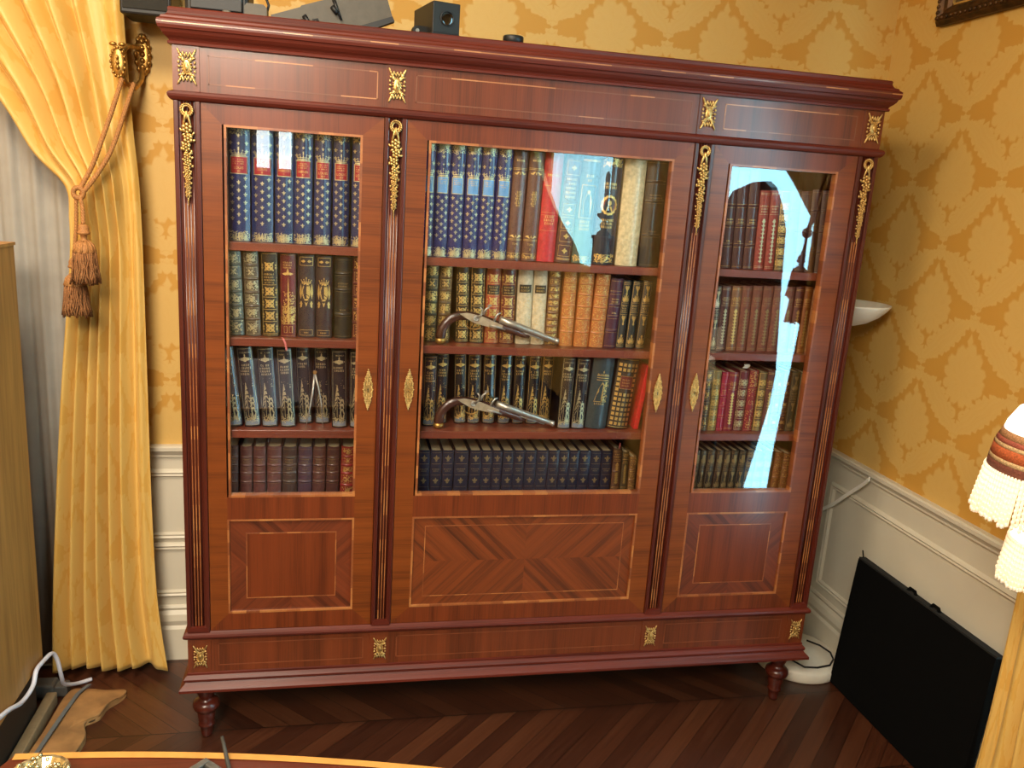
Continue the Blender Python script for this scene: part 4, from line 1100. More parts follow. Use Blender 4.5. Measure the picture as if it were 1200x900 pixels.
# ------------------------------------------------------------------ curtains
CURT = curtain_mat('yellow_damask_silk')
def curtain(name, lab, mapf, seed, rows=None, pleats=7.0):
    """rows: (left x, left z, right x, right z, fold amplitude); mapf places (x, depth before wall, z)"""
    R = rows or [(-1.30, 2.95, -.345, 3.05, .045), (-1.08, 2.45, -.338, 2.70, .045), (-.84, 2.08, -.330, 2.35, .040), (-.655, 1.850, -.322, 2.02, .034), (-.575, 1.705, -.312, 1.80, .026), (-.500, 1.615, -.302, 1.66, .016),
         (-.497, 1.52, -.298, 1.55, .018), (-.505, 1.38, -.296, 1.38, .024), (-.548, 1.00, -.296, 1.02, .032), (-.585, .60, -.296, .62, .036), (-.610, .28, -.288, .28, .038), (-.622, .030, -.262, .012, .040)]
    NS, NT = 220, 90
    rng = random.Random(seed)
    ph = [rng.uniform(0, 6.28) for _ in range(8)]
    def cr(i, t, j):
        a = [R[max(0, min(len(R)-1, i+k))][j] for k in (-1, 0, 1, 2)]
        return .5*((2*a[1]) + (-a[0]+a[2])*t + (2*a[0]-5*a[1]+4*a[2]-a[3])*t*t + (-a[0]+3*a[1]-3*a[2]+a[3])*t**3)
    vs, uvs = [], []
    for it in range(NT+1):
        q = it/NT*(len(R)-1); i = min(int(q), len(R)-2); t = q-i
        xl, zl, xr, zr, am = [cr(i, t, j) for j in range(5)]
        for js in range(NS+1):
            s = js/NS
            # folds: about nine round pleats on the gathered part, the last part hangs nearly flat
            flat = max(0.0, min(1.0, (s-.70)/.08))
            a = s*pleats*2*PI + ph[0] + 1.1*math.sin(s*6+ph[1]) + .35*math.sin(q*.55+s*5)
            fold = 1.9*math.sqrt(math.sin(a/2)**2+.05) - 1 + .22*math.sin(s*19+q*.4+ph[2])
            gentle = .40*math.sin(s*24+ph[3]) + .18*math.sin(s*47+q*.35)
            f = fold*(1-flat)+gentle*flat
            sh = .55*am*math.cos(a)*(1-flat)*.35
            ss = s + .010*math.sin(a*1.0+1.0)*(1-flat)
            x = xl+(xr-xl)*ss + sh*.25; z = zl+(zr-zl)*s
            cinch = math.exp(-((q-5.2)/1.1)**2)
            arch = (1-(2*s-1)**2)
            if q > 10: z += (.008*math.sin(s*13+ph[4])+.012*fold*(1-flat))*(q-10) + .012*(q-10)
            depth = .095 + am*f*.85 + .055*cinch*arch*(1-flat*.6) + .03*math.exp(-((q-3)/2.0)**2)*(1-s)
            vs.append(mapf(x, max(.03, depth), z)); uvs.append((s*2.0, z))
    b = B(); W = NS+1
    b.add(vs, [(i*W+j, i*W+j+1, (i+1)*W+j+1, (i+1)*W+j) for i in range(NT) for j in range(NS)], True)
    me = bpy.data.meshes.new(name); me.from_pydata(b.v, [], b.f); me.polygons.foreach_set('use_smooth', b.sm)
    ul = me.uv_layers.new(name='UVMap')
    for lp in me.loops: ul.data[lp.index].uv = uvs[lp.vertex_index]
    me.materials.append(CURT)
    o = bpy.data.objects.new(name, me); COL.objects.link(o)
    so = o.modifiers.new('cloth_thickness', 'SOLIDIFY'); so.thickness = .0035; so.offset = 0
    return tag(o, lab, 'curtain', 'yellow damask curtains')
curtain('curtain', 'yellow damask curtain tied back beside the bookcase, full length in view', lambda x, d, z: (x, BW-d-.012, z), 3)
curtain('curtain', 'yellow damask curtain by the lit fringed lamp, only its edge showing', lambda x, d, z: (RW-.5*d-.036, -.560+(x+.296)*(.40+.55*max(0.0, min(1.0, (z-1.64)/.2))+.15*max(0.0, min(1.0, (1.3-z)/.6))), z), 5, None, 3.0)
# far side of the near window, seen in the glass only
ROPE = plain('twisted_tan_cord', '#a5703c', .7, var=.3, scale=300)
FRNG = plain('tan_silk_fringe', '#8a5a30', .8, var=.45, scale=260, bump=.4)
def rope(b, pts, r, twist=220):
    """two strands twisted round each other along a smooth path"""
    P = [Vector(p) for p in pts]; path = []
    for i in range(len(P)-1):
        a, c, d, e = P[max(i-1, 0)], P[i], P[i+1], P[min(i+2, len(P)-1)]
        n = max(6, int((d-c).length/.004))
        for k in range(n):
            t = k/n; path.append(.5*((2*c)+(-a+d)*t+(2*a-5*c+4*d-e)*t*t+(-a+3*c-3*d+e)*t**3))
    path.append(P[-1])
    for ph in (0, 2*PI/3, 4*PI/3):
        L = 0; out = []
        for i, p in enumerate(path):
            if i: L += (p-path[i-1]).length
            d = (path[min(i+1, len(path)-1)]-path[max(i-1, 0)]).normalized()
            a = d.cross(Vector((0, 1, .01))).normalized(); c = a.cross(d)
            out.append(p+(a*math.cos(L*twist+ph)+c*math.sin(L*twist+ph))*r*.5)
        b.tube([q[:] for q in out], r*.62, 6)
def tieback(mapf, lab, hook_lab):
    t = thing('tieback', lab, 'tieback', mapf(-.42, .24, 1.60))
    b = B(); m = mapf
    rope(b, [m(-.326, .150, 1.925), m(-.341, .175, 1.86), m(-.368, .21, 1.76), m(-.395, .225, 1.68), m(-.428, .235, 1.612)], .0065)
    rope(b, [m(-.304, .110, 1.918), m(-.322, .145, 1.84), m(-.352, .185, 1.73), m(-.388, .225, 1.65), m(-.424, .238, 1.598)], .0065)
    b.obj('cord', ROPE, t)
    k = B(); c = m(-.432, .236, 1.602)
    for j in range(18):
        a = 2*PI*j/18; k.ell((c[0]+.013*math.sin(a), c[1], c[2]+.014*math.cos(a)), (.0075, .010, .0075))
    k.obj('knot', ROPE, t)
    def tassel(p0, top, s):
        b2 = B(); rope(b2, [p0, ((p0[0]+top[0])/2+.003, (p0[1]+top[1])/2, (p0[2]+top[2])/2), top], .0055*s); co = b2.obj('tassel_cord', ROPE, t)
        x, y, z = top
        h = B().lathe([(.006, 0), (.012, -.004), (.0145, -.012), (.0140, -.020), (.017, -.022), (.0165, -.027), (.009, -.030), (.0075, -.040), (.010, -.046), (.020, -.052), (.0265, -.064), (.0290, -.076), (.028, -.080)], 20, (x, y, z))
        for j in range(12):
            a = 2*PI*j/12; h.tube([(x+.011*math.cos(a), y+.011*math.sin(a), z-.046), (x+.0235*math.cos(a), y+.0235*math.sin(a), z-.058), (x+.0295*math.cos(a), y+.0295*math.sin(a), z-.078)], .0034, 5)
        h.obj('tassel_head', ROPE, co)
        sk = B()
        rr = random.Random(int(x*1e4)+int(s*100))
        for j in range(150):
            a = rr.uniform(0, 2*PI); r0 = .029*math.sqrt(rr.uniform(.5, 1)); L = rr.uniform(.078, .092); r1 = r0*rr.uniform(1.12, 1.5)
            q = [(x+r0*math.cos(a), y+r0*math.sin(a), z-.078)]
            for kk in (1, 2, 3, 4): 
                f = kk/4; aa = a+.14*math.sin(f*6+j); r = r0+(r1-r0)*f
                q.append((x+r*math.cos(aa), y+r*math.sin(aa), z-.078-L*f))
            sk.tube(q, .0026, 4)
        sk.obj('tassel_skirt', FRNG, co)
    tassel(m(-.428, .238, 1.595), m(-.4165, .262, 1.518), 1.0)
    tassel(m(-.438, .236, 1.595), m(-.456, .225, 1.418), .95)
    hk = thing('curtain_hook', hook_lab, 'curtain hook', m(-.30, 0, 2.0))
    b = B()
    # oval back plate on the wall and a stalk carrying an oval medallion
    def oval(b, cx, cz, d0, d1, rx, rz, n=20):
        v = []
        for d, k in ((d0, 1), ((d0*.4+d1*.6), 1), (d1, .8), (d1*1.0+.001, .4)):
            v += [m(cx+rx*k*math.cos(2*PI*j/n), d, cz+rz*k*math.sin(2*PI*j/n)) for j in range(n)]
        f = [(i*n+j, i*n+(j+1) % n, (i+1)*n+(j+1) % n, (i+1)*n+j) for i in range(3) for j in range(n)]
        b.add(v, f+[tuple(range(n)), tuple(range(4*n-1, 3*n-1, -1))], True)
    oval(b, -.298, 2.010, 0, .014, .022, .060)
    for j in range(14):
        a = 2*PI*j/14; b.ell(m(-.298+.019*math.cos(a), .014, 2.010+.052*math.sin(a)), (.007, .007, .009), n=6, m=4)
    for j in range(5): b.ell(m(-.298, .018, 1.975+j*.018), (.008, .008, .009), n=6, m=4)
    b.obj('back_plate', BRASS2, hk)
    b = B().tube([m(-.298, .01, 2.015), m(-.302, .06, 2.024), m(-.316, .115, 2.018), m(-.326, .140, 1.998)], .007, 8)
    b.tube([m(-.298, .012, 1.975), m(-.300, .030, 1.935), m(-.308, .075, 1.908), m(-.322, .125, 1.916), m(-.330, .142, 1.945)], .0075, 8)
    b.obj('stalk', BRASS2, hk)
    b = B(); oval(b, -.334, 1.968, .142, .156, .021, .042)
    for j in range(16):
        a = 2*PI*j/16; b.ell(m(-.334+.019*math.cos(a), .156, 1.968+.039*math.sin(a)), (.0042, .0042, .0055), n=6, m=4)
    for j in range(3): b.ell(m(-.334, .160, 1.954+j*.013), (.0062-.001*j, .006, .0075), n=8, m=5)
    for sx in (-1, 1): b.ell(m(-.334+sx*.012, .152, 2.016), (.011, .008, .006), n=8, m=5)
    b.obj('medallion', BRASS2, hk)
tieback(lambda x, d, z: (x, BW-d, z), 'tan twisted cord tieback with two fringed tassels on the yellow curtain', 'ornate brass curtain hook with oval medallion on yellow wall')
tieback(lambda x, d, z: (RW-.5*d-(.024 if d > .1 else 0), -.560+(x+.296)*.45, z), 'tan cord tieback with tassels seen mirrored in the right glass', 'ornate brass curtain hook by the window, seen mirrored in glass')
# sheer curtain in the bay on the left
b = B(); n = 160; vs = []
for zz in (.03, 1.0, 2.0, 2.9):
    for k in range(n+1):
        x = -1.25+.75*k/n; vs.append((x, BW-.052-.008*math.sin(k*.42)-.004*math.sin(k*.95+zz), zz))
b.add(vs, [(i*(n+1)+k, i*(n+1)+k+1, (i+1)*(n+1)+k+1, (i+1)*(n+1)+k) for i in range(3) for k in range(n)], True)
sheer = b.obj('sheer_curtain', plain('grey_white_voile', '#9d988f', .8, var=.05, scale=20))
so = sheer.modifiers.new('cloth_thickness', 'SOLIDIFY'); so.thickness = .0015; so.offset = 0
tag(sheer, 'grey white sheer curtain hanging behind the yellow drape', 'sheer curtain')

# ------------------------------------------------------------------ things on top of the bookcase
TOP = 2.0715
sp = thing('loudspeaker', 'black box loudspeaker on the wall above the brass hook', 'loudspeaker', (-.26, .40, 2.10))
B().box(-.314, -.180, .30, .44, 2.092, 2.33, c=.006).obj('housing', BLACK, sp)
B().box(-.306, -.188, .296, .301, 2.106, 2.32, c=.002).obj('grille', plain('speaker_cloth', '#26241f', .9), sp)
B().box(-.265, -.225, .44, .4995, 2.18, 2.26, c=.003).obj('wall_bracket', BLACK, sp)
B().lathe([(.006, 0), (.006, -.006)], 10, (-.208, .315, 2.092)).obj('foot_screw', BLACK, sp)
lg = thing('spotlight', 'grey and black stage spotlight lying on top of the bookcase', 'spotlight', (.05, .17, TOP))
B().box(-.115, .045, .12, .26, TOP, 2.20, c=.010).box(-.10, .03, .110, .121, TOP+.02, 2.19, c=.003).obj('housing', BLACK, lg)
B().box(-.02, .004, .095, .125, TOP, TOP+.022, c=.006).box(.022, .042, .095, .122, TOP, TOP+.016, c=.004).obj('bracket', GREYP, lg)
B().prism([(.036, TOP), (.036, TOP+.036), (.042, TOP+.044), (.084, TOP+.044), (.092, TOP+.036), (.092, TOP)], .10, .16, 'y').obj('ballast_box', GREYP, lg)
B().tube([(.088, .14, TOP+.03), (.094, .14, TOP+.05), (.088, .14, TOP+.065), (.075, .14, TOP+.09), (.07, .14, TOP+.12)], .0035, 8).obj('cable', BLACK, lg)
fl = B().prism([(.104, TOP), (.100, TOP+.025), (.175, TOP+.052), (.178, TOP+.056), (.27, TOP+.088), (.395, TOP+.120), (.418, TOP+.052), (.31, TOP+.012), (.275, TOP)], .125, .150, 'y').obj('barn_door', GREYP, lg)
B().prism([(.278, TOP), (.312, TOP+.0125), (.418, TOP+.0525), (.424, TOP+.0405), (.33, TOP)], .120, .150, 'y').obj('flap_edge', BLACK, lg)
B().box(.089, .108, .118, .15, TOP, TOP+.020, c=.003).obj('hinge', BLACK, lg)
nb = B()
nb.tube([(.186, .120, TOP+.030), (.196, .116, TOP+.018), (.200, .116, TOP+.008)], [.007, .005, .004], 8).tube([(.190, .118, TOP+.020), (.178, .114, TOP+.016)], [.005, .004], 8).tube([(.205, .116, TOP+.004), (.210, .112, TOP+.022), (.220, .112, TOP+.024), (.226, .112, TOP+.008)], .003, 6)
nb.tube([(.262, .12, TOP+.078), (.270, .116, TOP+.058), (.282, .116, TOP+.030)], [.005, .004, .003], 8).tube([(.258, .116, TOP+.060), (.272, .113, TOP+.044)], [.007, .006], 8)
nb.obj('wing_nut', BLACK, lg)
pr = thing('projector_spot', 'small dark grey box projector with round lens, above the frieze', 'projector', (.545, .08, TOP), None, (0, 0, math.radians(13)))
pb = plain('dark_grey_metal_case', '#15130f', .5, .1)
def loc_part(b, name, mat, parent): return b.obj(name, mat, parent, local=True)
loc_part(B().box(-.038, .038, -.045, .12, .008, .086, c=.002), 'case', pb, pr)
loc_part(B().box(-.040, .038, -.050, -.02, 0, .009, c=.002).box(-.02, .02, .02, .09, 0, .009), 'base_plate', BLACK, pr)
loc_part(B().lathe([(.0195, 0), (.0195, .003), (.0165, .003), (.0165, -.006), (.001, -.006)], 28, T=Matrix.Translation((.002, -.045, .046)) @ Matrix.Rotation(PI/2, 4, 'X'), cap=False), 'lens_ring', BLACK, pr)
loc_part(B().ell((.002, -.0452, .046), (.0165, .0012, .0165), n=24, m=10), 'lens', plain('dark_lens_glass', '#060606', .03, 0, 1.0), pr)
loc_part(B().lathe([(.008, .080), (.008, .083)], 12, (-.014, -.02, 0)), 'top_screw', BLACK, pr)
loc_part(B().prism([(-.078, 0), (-.078, .016), (-.074, .023), (-.064, .026), (-.036, .026), (-.036, 0)], -.006, .012, 'y'), 'bracket', pb, pr)
loc_part(B().lathe([(.005, 0), (.005, .003)], 12, T=Matrix.Translation((-.067, -.006, .013)) @ Matrix.Rotation(PI/2, 4, 'X')), 'bracket_screw', STEEL, pr)
pk = B().lathe([(.026, 0), (.028, .002), (.028, .016), (.026, .019), (.010, .019), (.001, .0185)], 24, (.737, .032, TOP)).obj('round_sensor', BLACK)
tag(pk, 'small flat round black puck on the cornice top', 'puck')

# ------------------------------------------------------------------ floor lamp in the corner, black panel, cable on the wall
lp = thing('floor_lamp', 'white bowl uplighter with disc base standing behind the bookcase', 'floor lamp', (2.03, .275, 0))
B().lathe([(.001, 0), (.155, 0), (.158, .006), (.158, .034), (.152, .044), (.13, .052), (.05, .058), (.018, .064), (.012, .07)], 40, (2.028, .262, 0)).obj('base', WHITEP, lp)
B().lathe([(.010, .06), (.010, 1.33)], 14, (2.028, .275, 0)).obj('pole', WHITEP, lp)
B().lathe([(.012, 1.300), (.030, 1.306), (.065, 1.318), (.100, 1.340), (.122, 1.362), (.134, 1.378), (.136, 1.384), (.131, 1.384), (.118, 1.366), (.09, 1.342), (.05, 1.322), (.012, 1.314)], 40, (2.035, .285, 0)).obj('bowl', WHITEP, lp)
b = B().tube([(1.95, .17, .066), (1.98, .13, .060), (2.03, .125, .058), (2.09, .14, .055), (2.13, .18, .052), (2.142, .22, .056), (2.12, .26, .064), (2.08, .29, .07)], .0035, 8)
tag(b.obj('black_cable', BLACK), 'thin black cable looped over the white lamp base', 'cable')
b = B(); pts = [(2.148, .172, .772), (2.150, .20, .742), (2.152, .25, .700), (2.150, .30, .655), (2.150, .36, .60), (2.150, .43, .55), (2.150, .44, .48)]
v = []
for p in pts: v += [(p[0], p[1], p[2]+.008), (p[0], p[1], p[2]-.008), (p[0]-.005, p[1], p[2]-.008), (p[0]-.005, p[1], p[2]+.008)]
b.add(v, [(i*4+k, i*4+(k+1) % 4, (i+1)*4+(k+1) % 4, (i+1)*4+k) for i in range(len(pts)-1) for k in range(4)]+[(0, 1, 2, 3), tuple(len(v)-1-k for k in range(4))])
tag(b.obj('flat_cable', plain('bright_white_pvc', '#f0ece2', .4, var=.02)), 'flat white cable running down from the chair rail', 'cable')
# black panel case leaning on the wainscot
pn = thing('flat_case', 'large flat black fabric case leaning against the cream wainscot', 'case', (2.11, -.18, 0))
def leanp(a, h, d):       # a along the wall (y), h up the panel, d thickness outwards
    t = math.radians(4.0); base = 2.112
    return (base+h*math.sin(t)-d*math.cos(t), a, h*math.cos(t)+d*math.sin(t))
def lean_slab(b, y0, y1, h0, h1, d0, d1):
    v = [leanp(y, h, d) for y in (y0, y1) for h in (h0, h1) for d in (d0, d1)]
    b.add(v, [(0, 1, 3, 2), (4, 6, 7, 5), (0, 4, 5, 1), (2, 3, 7, 6), (0, 2, 6, 4), (1, 5, 7, 3)])
b = B(); lean_slab(b, -.535, .118, .004, .492, 0, .030); b.obj('cover', BLACK2, pn)
b = B(); lean_slab(b, -.535, .118, .492, .498, .002, .028); b.obj('top_binding', plain('charcoal_binding', '#0d0c0b', .9), pn)
b = B()
for yy in (-.150, -.262): b.tube([leanp(yy+.02, .495, .014), leanp(yy+.012, .507, .014), leanp(yy-.012, .507, .014), leanp(yy-.02, .495, .014)], .0055, 8)
b.tube([leanp(.112, .495, .014), leanp(.122, .512, .014), leanp(.126, .520, .014)], .0025, 6)
b.tube([leanp(.118, .36, .014), leanp(.124, .345, .014), leanp(.124, .32, .014), leanp(.118, .305, .014)], .004, 6)
b.obj('tie_strap', BLACK2, pn)

# picture frame high on the right wall
pf = thing('picture_frame', 'dark carved gilt picture frame high on the damask wall', 'picture frame', (2.17, -.15, 2.30))
b = B(); y0, y1, z0, z1 = -.62, .255, 2.292, 3.0
prof = [(0, .002), (0, .020), (.010, .034), (.022, .040), (.034, .030), (.046, .026), (.056, .014), (.060, .010), (.060, .002)]
ring = [[(RW-d, y1-o, z0+o), (RW-d, y0+o, z0+o), (RW-d, y0+o, z1-o), (RW-d, y1-o, z1-o)] for o, d in prof]
v = [p for r in ring for p in r]
b.add(v, [(i*4+k, i*4+(k+1) % 4, (i+1)*4+(k+1) % 4, (i+1)*4+k) for i in range(len(prof)-1) for k in range(4)])
DG = plain('dark_antique_gilt', '#4a3016', .45, .6, var=.6, scale=45, bump=.4)
for k in range(40):
    b.ell((RW-.038, y1-.02, z0+.02+k*.017), (.005, .008, .007), n=6, m=4); b.ell((RW-.038, y1-.02-k*.021, z0+.02), (.005, .009, .007), n=6, m=4)
b.obj('moulding', DG, pf)
q = B()
q.box(RW-.016, RW-.010, y0+.058, y1-.054, z0+.054, z0+.060).box(RW-.016, RW-.010, y1-.060, y1-.054, z0+.054, z1-.05); q.obj('gilt_slip', GOLD, pf)
B().box(RW-.010, RW-.004, y0+.05, y1-.05, z0+.05, z1-.05).obj('picture', plain('dark_canvas', '#4a3b28', .5, var=.4, scale=6), pf)

# ------------------------------------------------------------------ fringed lamp at the right edge
FR = emit('lit_bead_fringe', '#ffeccb', .42); GLOW = emit('lit_shade_silk', '#fff6e6', 1.5)
CX, CY = 1.752, -.94
tl = thing('fringed_lamp', 'lit lamp with two bead-fringed shades and striped braid at the right edge', 'lamp', (CX, CY, 0))
B().lathe([(.02, 1.350), (.055, 1.340), (.090, 1.316), (.106, 1.286), (.110, 1.270)], 40, (CX, CY, 0), cap=False).obj('shade', GLOW, tl)
stripes = [(.1110, .1165, 1.270, 1.256, '#b98a60'), (.1170, .1205, 1.256, 1.246, '#a85a48'), (.121, .1225, 1.246, 1.238, '#d8b888'), (.1235, .1265, 1.238, 1.216, '#c2653a'), (.127, .128, 1.216, 1.207, '#d8b888'), (.1285, .1295, 1.207, 1.188, '#7a4638')]
for r0, r1, za, zb2, cc in stripes: B().lathe([(r0, za), (r1, zb2), (r1-.003, zb2), (r0-.003, za)], 44, (CX, CY, 0), cap=False).obj('braid', plain('braid_'+cc[1:], cc, .7, var=.35, scale=300, bump=.4), tl)
def fringe(cx, cy, r, z0, L, n, seed):
    b = B(); rr = random.Random(seed)
    for k in range(n):
        a = 2*PI*k/n; l = L*rr.uniform(.92, 1.03); fl_ = rr.uniform(1.06, 1.12)
        m_ = 9
        for layer in (0, 1):
            rl = r-.005*layer
            b.tube([(cx+rl*math.cos(a), cy+rl*math.sin(a), z0), (cx+rl*(1+fl_)/2*math.cos(a), cy+rl*(1+fl_)/2*math.sin(a), z0-l*.5), (cx+rl*fl_*math.cos(a), cy+rl*fl_*math.sin(a), z0-l)], .0026, 4)
        for j in range(m_):
            f = (j+.5)/m_; ra = r*(1+(fl_-1)*f)
            b.ell((cx+ra*math.cos(a), cy+ra*math.sin(a), z0-l*f), (.0036, .0036, .0048), n=5, m=3)
    return b
fringe(CX, CY, .130, 1.190, .105, 110, 1).obj('bead_fringe', FR, tl)
B().lathe([(.10, 0), (.10, .02), (.03, .04), (.010, .08)], 20, (1.93, CY, 0)).tube([(1.93, CY, .06), (1.93, CY, 1.10), (1.925, CY, 1.20), (1.90, CY, 1.26), (1.86, CY, 1.285), (1.80, CY, 1.29), (1.755, CY, 1.27), (CX, CY, 1.22)], .008, 10).obj('stand', BLACK, tl)
LX = CX+.032
B().lathe([(.02, 1.076), (.05, 1.068), (.088, 1.048), (.096, 1.040)], 36, (LX, CY-.02, 0), cap=False).obj('lower_shade', GLOW, tl)
fringe(LX, CY-.02, .098, 1.042, .10, 84, 2).obj('bead_fringe', FR, tl)
B().ell((1.686, -1.030, 1.115), (.011, .011, .011), n=12, m=8).tube([(1.686, -1.030, 1.115), (1.676, -1.034, 1.08), (1.664, -1.036, 1.035), (1.660, -1.036, 1.00)], .0035, 8).obj('cord_pull', BLACK, tl)

# ------------------------------------------------------------------ left edge: light wood cabinet, cables, blanket
OAK = wood('light_oak_veneer', '#a9793f', '#8e6231', 'z', fine=90, coat=.1, rough=.5)
ca = thing('side_cabinet', 'tall light oak cabinet beside the grey sheer curtain', 'cabinet', (-.85, -.35, 0))
B().box(-1.15, -.580, -.95, .19, .20, 1.455, c=.003).obj('body', OAK, ca)
B().box(-1.12, -.600, -.92, .17, .0, .20).obj('plinth', BLACK, ca)
B().box(-1.16, -.578, -.96, .195, 1.455, 1.463).obj('top_edge', OAK, ca)
b = B().box(-.598, -.567, -.75, .25, 0, .045, c=.004)
tag(b.obj('wooden_batten', plain('dusty_beige_wood', '#8a7658', .7)), 'dusty beige wooden batten along the foot of the oak cabinet', 'batten')
# folded blanket
out = [(-.560, -.18), (-.555, .10), (-.545, .285), (-.49, .292), (-.43, .278), (-.372, .280), (-.376, .245), (-.405, .205), (-.418, .150), (-.450, .118), (-.432, .06), (-.430, .02), (-.445, -.10), (-.45, -.18)]
def smooth(P, k=6, closed=False):
    P = [Vector(p) for p in P]; n = len(P); out = []
    for i in range(n if closed else n-1):
        g = (lambda q: P[q % n]) if closed else (lambda q: P[max(0, min(n-1, q))])
        a, c, d, e = g(i-1), g(i), g(i+1), g(i+2)
        for j in range(k):
            t = j/k; out.append(.5*((2*c)+(-a+d)*t+(2*a-5*c+4*d-e)*t*t+(-a+3*c-3*d+e)*t**3))
    if not closed: out.append(P[-1])
    return [tuple(q) for q in out]
oc = smooth([(x, y, 0) for x, y in out], 8, True); n = len(oc)
gx, gy = -.50, .08
b = B(); v = []
for lv, (sc_, z) in enumerate(((.996, .0005), (1.0, .005), (.992, .0095), (.985, .0098), (.997, .0125), (.998, .019), (.988, .0228), (.90, .0235), (.6, .024), (.25, .0235))):
    for k, p in enumerate(oc):
        wv = .0025*math.sin(k*.21+lv*.3)
        v.append((gx+(p[0]-gx)*sc_, gy+(p[1]-gy)*sc_, max(.0003, z+(wv if lv > 1 else 0))))
b.add(v, [(i*n+k, i*n+(k+1) % n, (i+1)*n+(k+1) % n, (i+1)*n+k) for i in range(9) for k in range(n)] + [tuple(range(9*n, 10*n))], True)
o = b.obj('folded_blanket', plain('tan_felt', '#8f683c', .95, var=.25, scale=18, bump=.3)); tag(o, 'folded tan felt blanket lying on the parquet', 'blanket')
b = B(); b.tube(smooth([(-.568, -.34, .27), (-.568, -.24, .262), (-.566, -.13, .236), (-.566, -.03, .196), (-.566, .055, .190), (-.566, .092, .220), (-.566, .15, .214), (-.560, .205, .206), (-.552, .222, .175), (-.548, .236, .11), (-.553, .27, .060), (-.545, .31, .030), (-.530, .345, .012), (-.50, .37, .008)]), .0065, 10)
tag(b.obj('white_cable', plain('white_pvc', '#cfd0dc', .4, var=.02)), 'thick white cable curling from the oak cabinet to the curtain', 'cable')
b = B(); pts = [(-.487, .300, .031), (-.495, .285, .031), (-.508, .25, .031), (-.52, .15, .031), (-.53, .04, .031), (-.54, -.08, .031)]
v = []
for p in pts: v += [(p[0]-.006, p[1], p[2]), (p[0]+.006, p[1], p[2]), (p[0]+.006, p[1], p[2]+.003), (p[0]-.006, p[1], p[2]+.003)]
b.add(v, [(i*4+k, i*4+(k+1) % 4, (i+1)*4+(k+1) % 4, (i+1)*4+k) for i in range(len(pts)-1) for k in range(4)]+[(0, 1, 2, 3), tuple(len(v)-1-k for k in range(4))])
tag(b.obj('grey_strap', plain('grey_webbing', '#5d5f60', .7)), 'flat grey strap lying across the tan blanket', 'strap')
b = B().box(-.66, -.585, .275, .33, .0, .05, c=.008).box(-.61, -.55, .285, .325, 0, .040, c=.006)
tag(b.obj('power_adapter', plain('grey_plastic_adapter', '#55524e', .5)), 'grey power adapter on the floor beside the curtain hem', 'adapter')

# ------------------------------------------------------------------ table with brass edge at the bottom
tb = thing('table', 'reddish wood table with bright brass-coloured edge along the bottom', 'table', (.1, -1.9, 0))
def edge_y(x): 
    t = (x+.114)/.70
    return -1.043 - .055*t - .082*t*t
pts = [(-.20+.02*k, edge_y(-.20+.02*k)) for k in range(0, 48)]
outl = pts + [(.78, -1.45), (.78, -2.05), (-.30, -2.05), (-.30, -1.25)]
B().prism(outl, .735, .7585, 'z').obj('table_top', wood('red_table_veneer', '#4d1e10', '#331007', 'x', coat=.4), tb)
b = B(); v = []
for (x, y) in pts: v += [(x, y+.0015, .7600), (x, y-.013, .7600), (x, y+.0015, .748)]
n = len(pts)
b.add(v, [(3*i, 3*i+1, 3*i+4, 3*i+3) for i in range(n-1)] + [(3*i+2, 3*i, 3*i+3, 3*i+5) for i in range(n-1)]+[(3*i+1, 3*i+2, 3*i+5, 3*i+4) for i in range(n-1)])
b.obj('edge_band', plain('yellow_edge_band', '#b07c3a', .5, 0, var=.1), tb)
for (x, y) in ((-.2, -1.25), (.70, -1.42), (-.2, -1.98), (.70, -1.98)): B().lathe([(.018, 0), (.022, .1), (.026, .5), (.032, .735)], 16, (x, y, 0)).obj('leg', WP, tb)
gd = thing('crystal_dish', 'sparkling gilt cut-glass dish on the left table corner', 'dish', (-.135, -1.115, .76))
CG = plain('gilt_crystal', '#c8b890', .12, .85, var=.5, scale=120)
b = B().lathe([(.018, 0), (.020, .003), (.030, .010), (.040, .020), (.043, .026), (.039, .025), (.028, .014), (.01, .008)], 18, (-.137, -1.122, .7602), smooth=False)
rr = random.Random(4)
for k in range(110):
    a = rr.uniform(0, 2*PI); r0 = rr.uniform(.006, .042); b.ell((-.137+r0*math.cos(a), -1.122+r0*math.sin(a), .765+r0*.35+rr.uniform(0, .012)), (.004, .004, .0032), n=5, m=3)
b.obj('bowl', CG, gd)
bk2 = thing('strap_buckle', 'dark grey metal buckle with square opening on the table edge', 'buckle', (.10, -1.13, .77))
q = B(); T = Matrix.Translation((.098, -1.128, .7615)) @ Matrix.Rotation(math.radians(45), 4, 'Z')
for (a0, a1, c0, c1) in ((-.024, .024, -.024, -.012), (-.024, .024, .012, .024), (-.024, -.012, -.012, .012), (.012, .024, -.012, .012)): q.box(a0, a1, c0, c1, 0, .012, T=T, c=.002)
q.obj('frame', plain('worn_grey_metal', '#6a6863', .4, .6, var=.3), bk2)
B().box(-.012, .012, -.012, .012, 0, .006, T=T).obj('inner_plate', BLACK, bk2)
b = B(); b.tube([(.118, -1.062, .785), (.124, -1.078, .776), (.131, -1.10, .7660), (.140, -1.13, .7645), (.148, -1.17, .7645)], [.0028, .0032, .0034, .0034, .0034], 8)
tag(b.obj('strap_end', plain('dark_olive_webbing', '#2e2b25', .7)), 'short dark strap end curling over the table edge', 'strap')

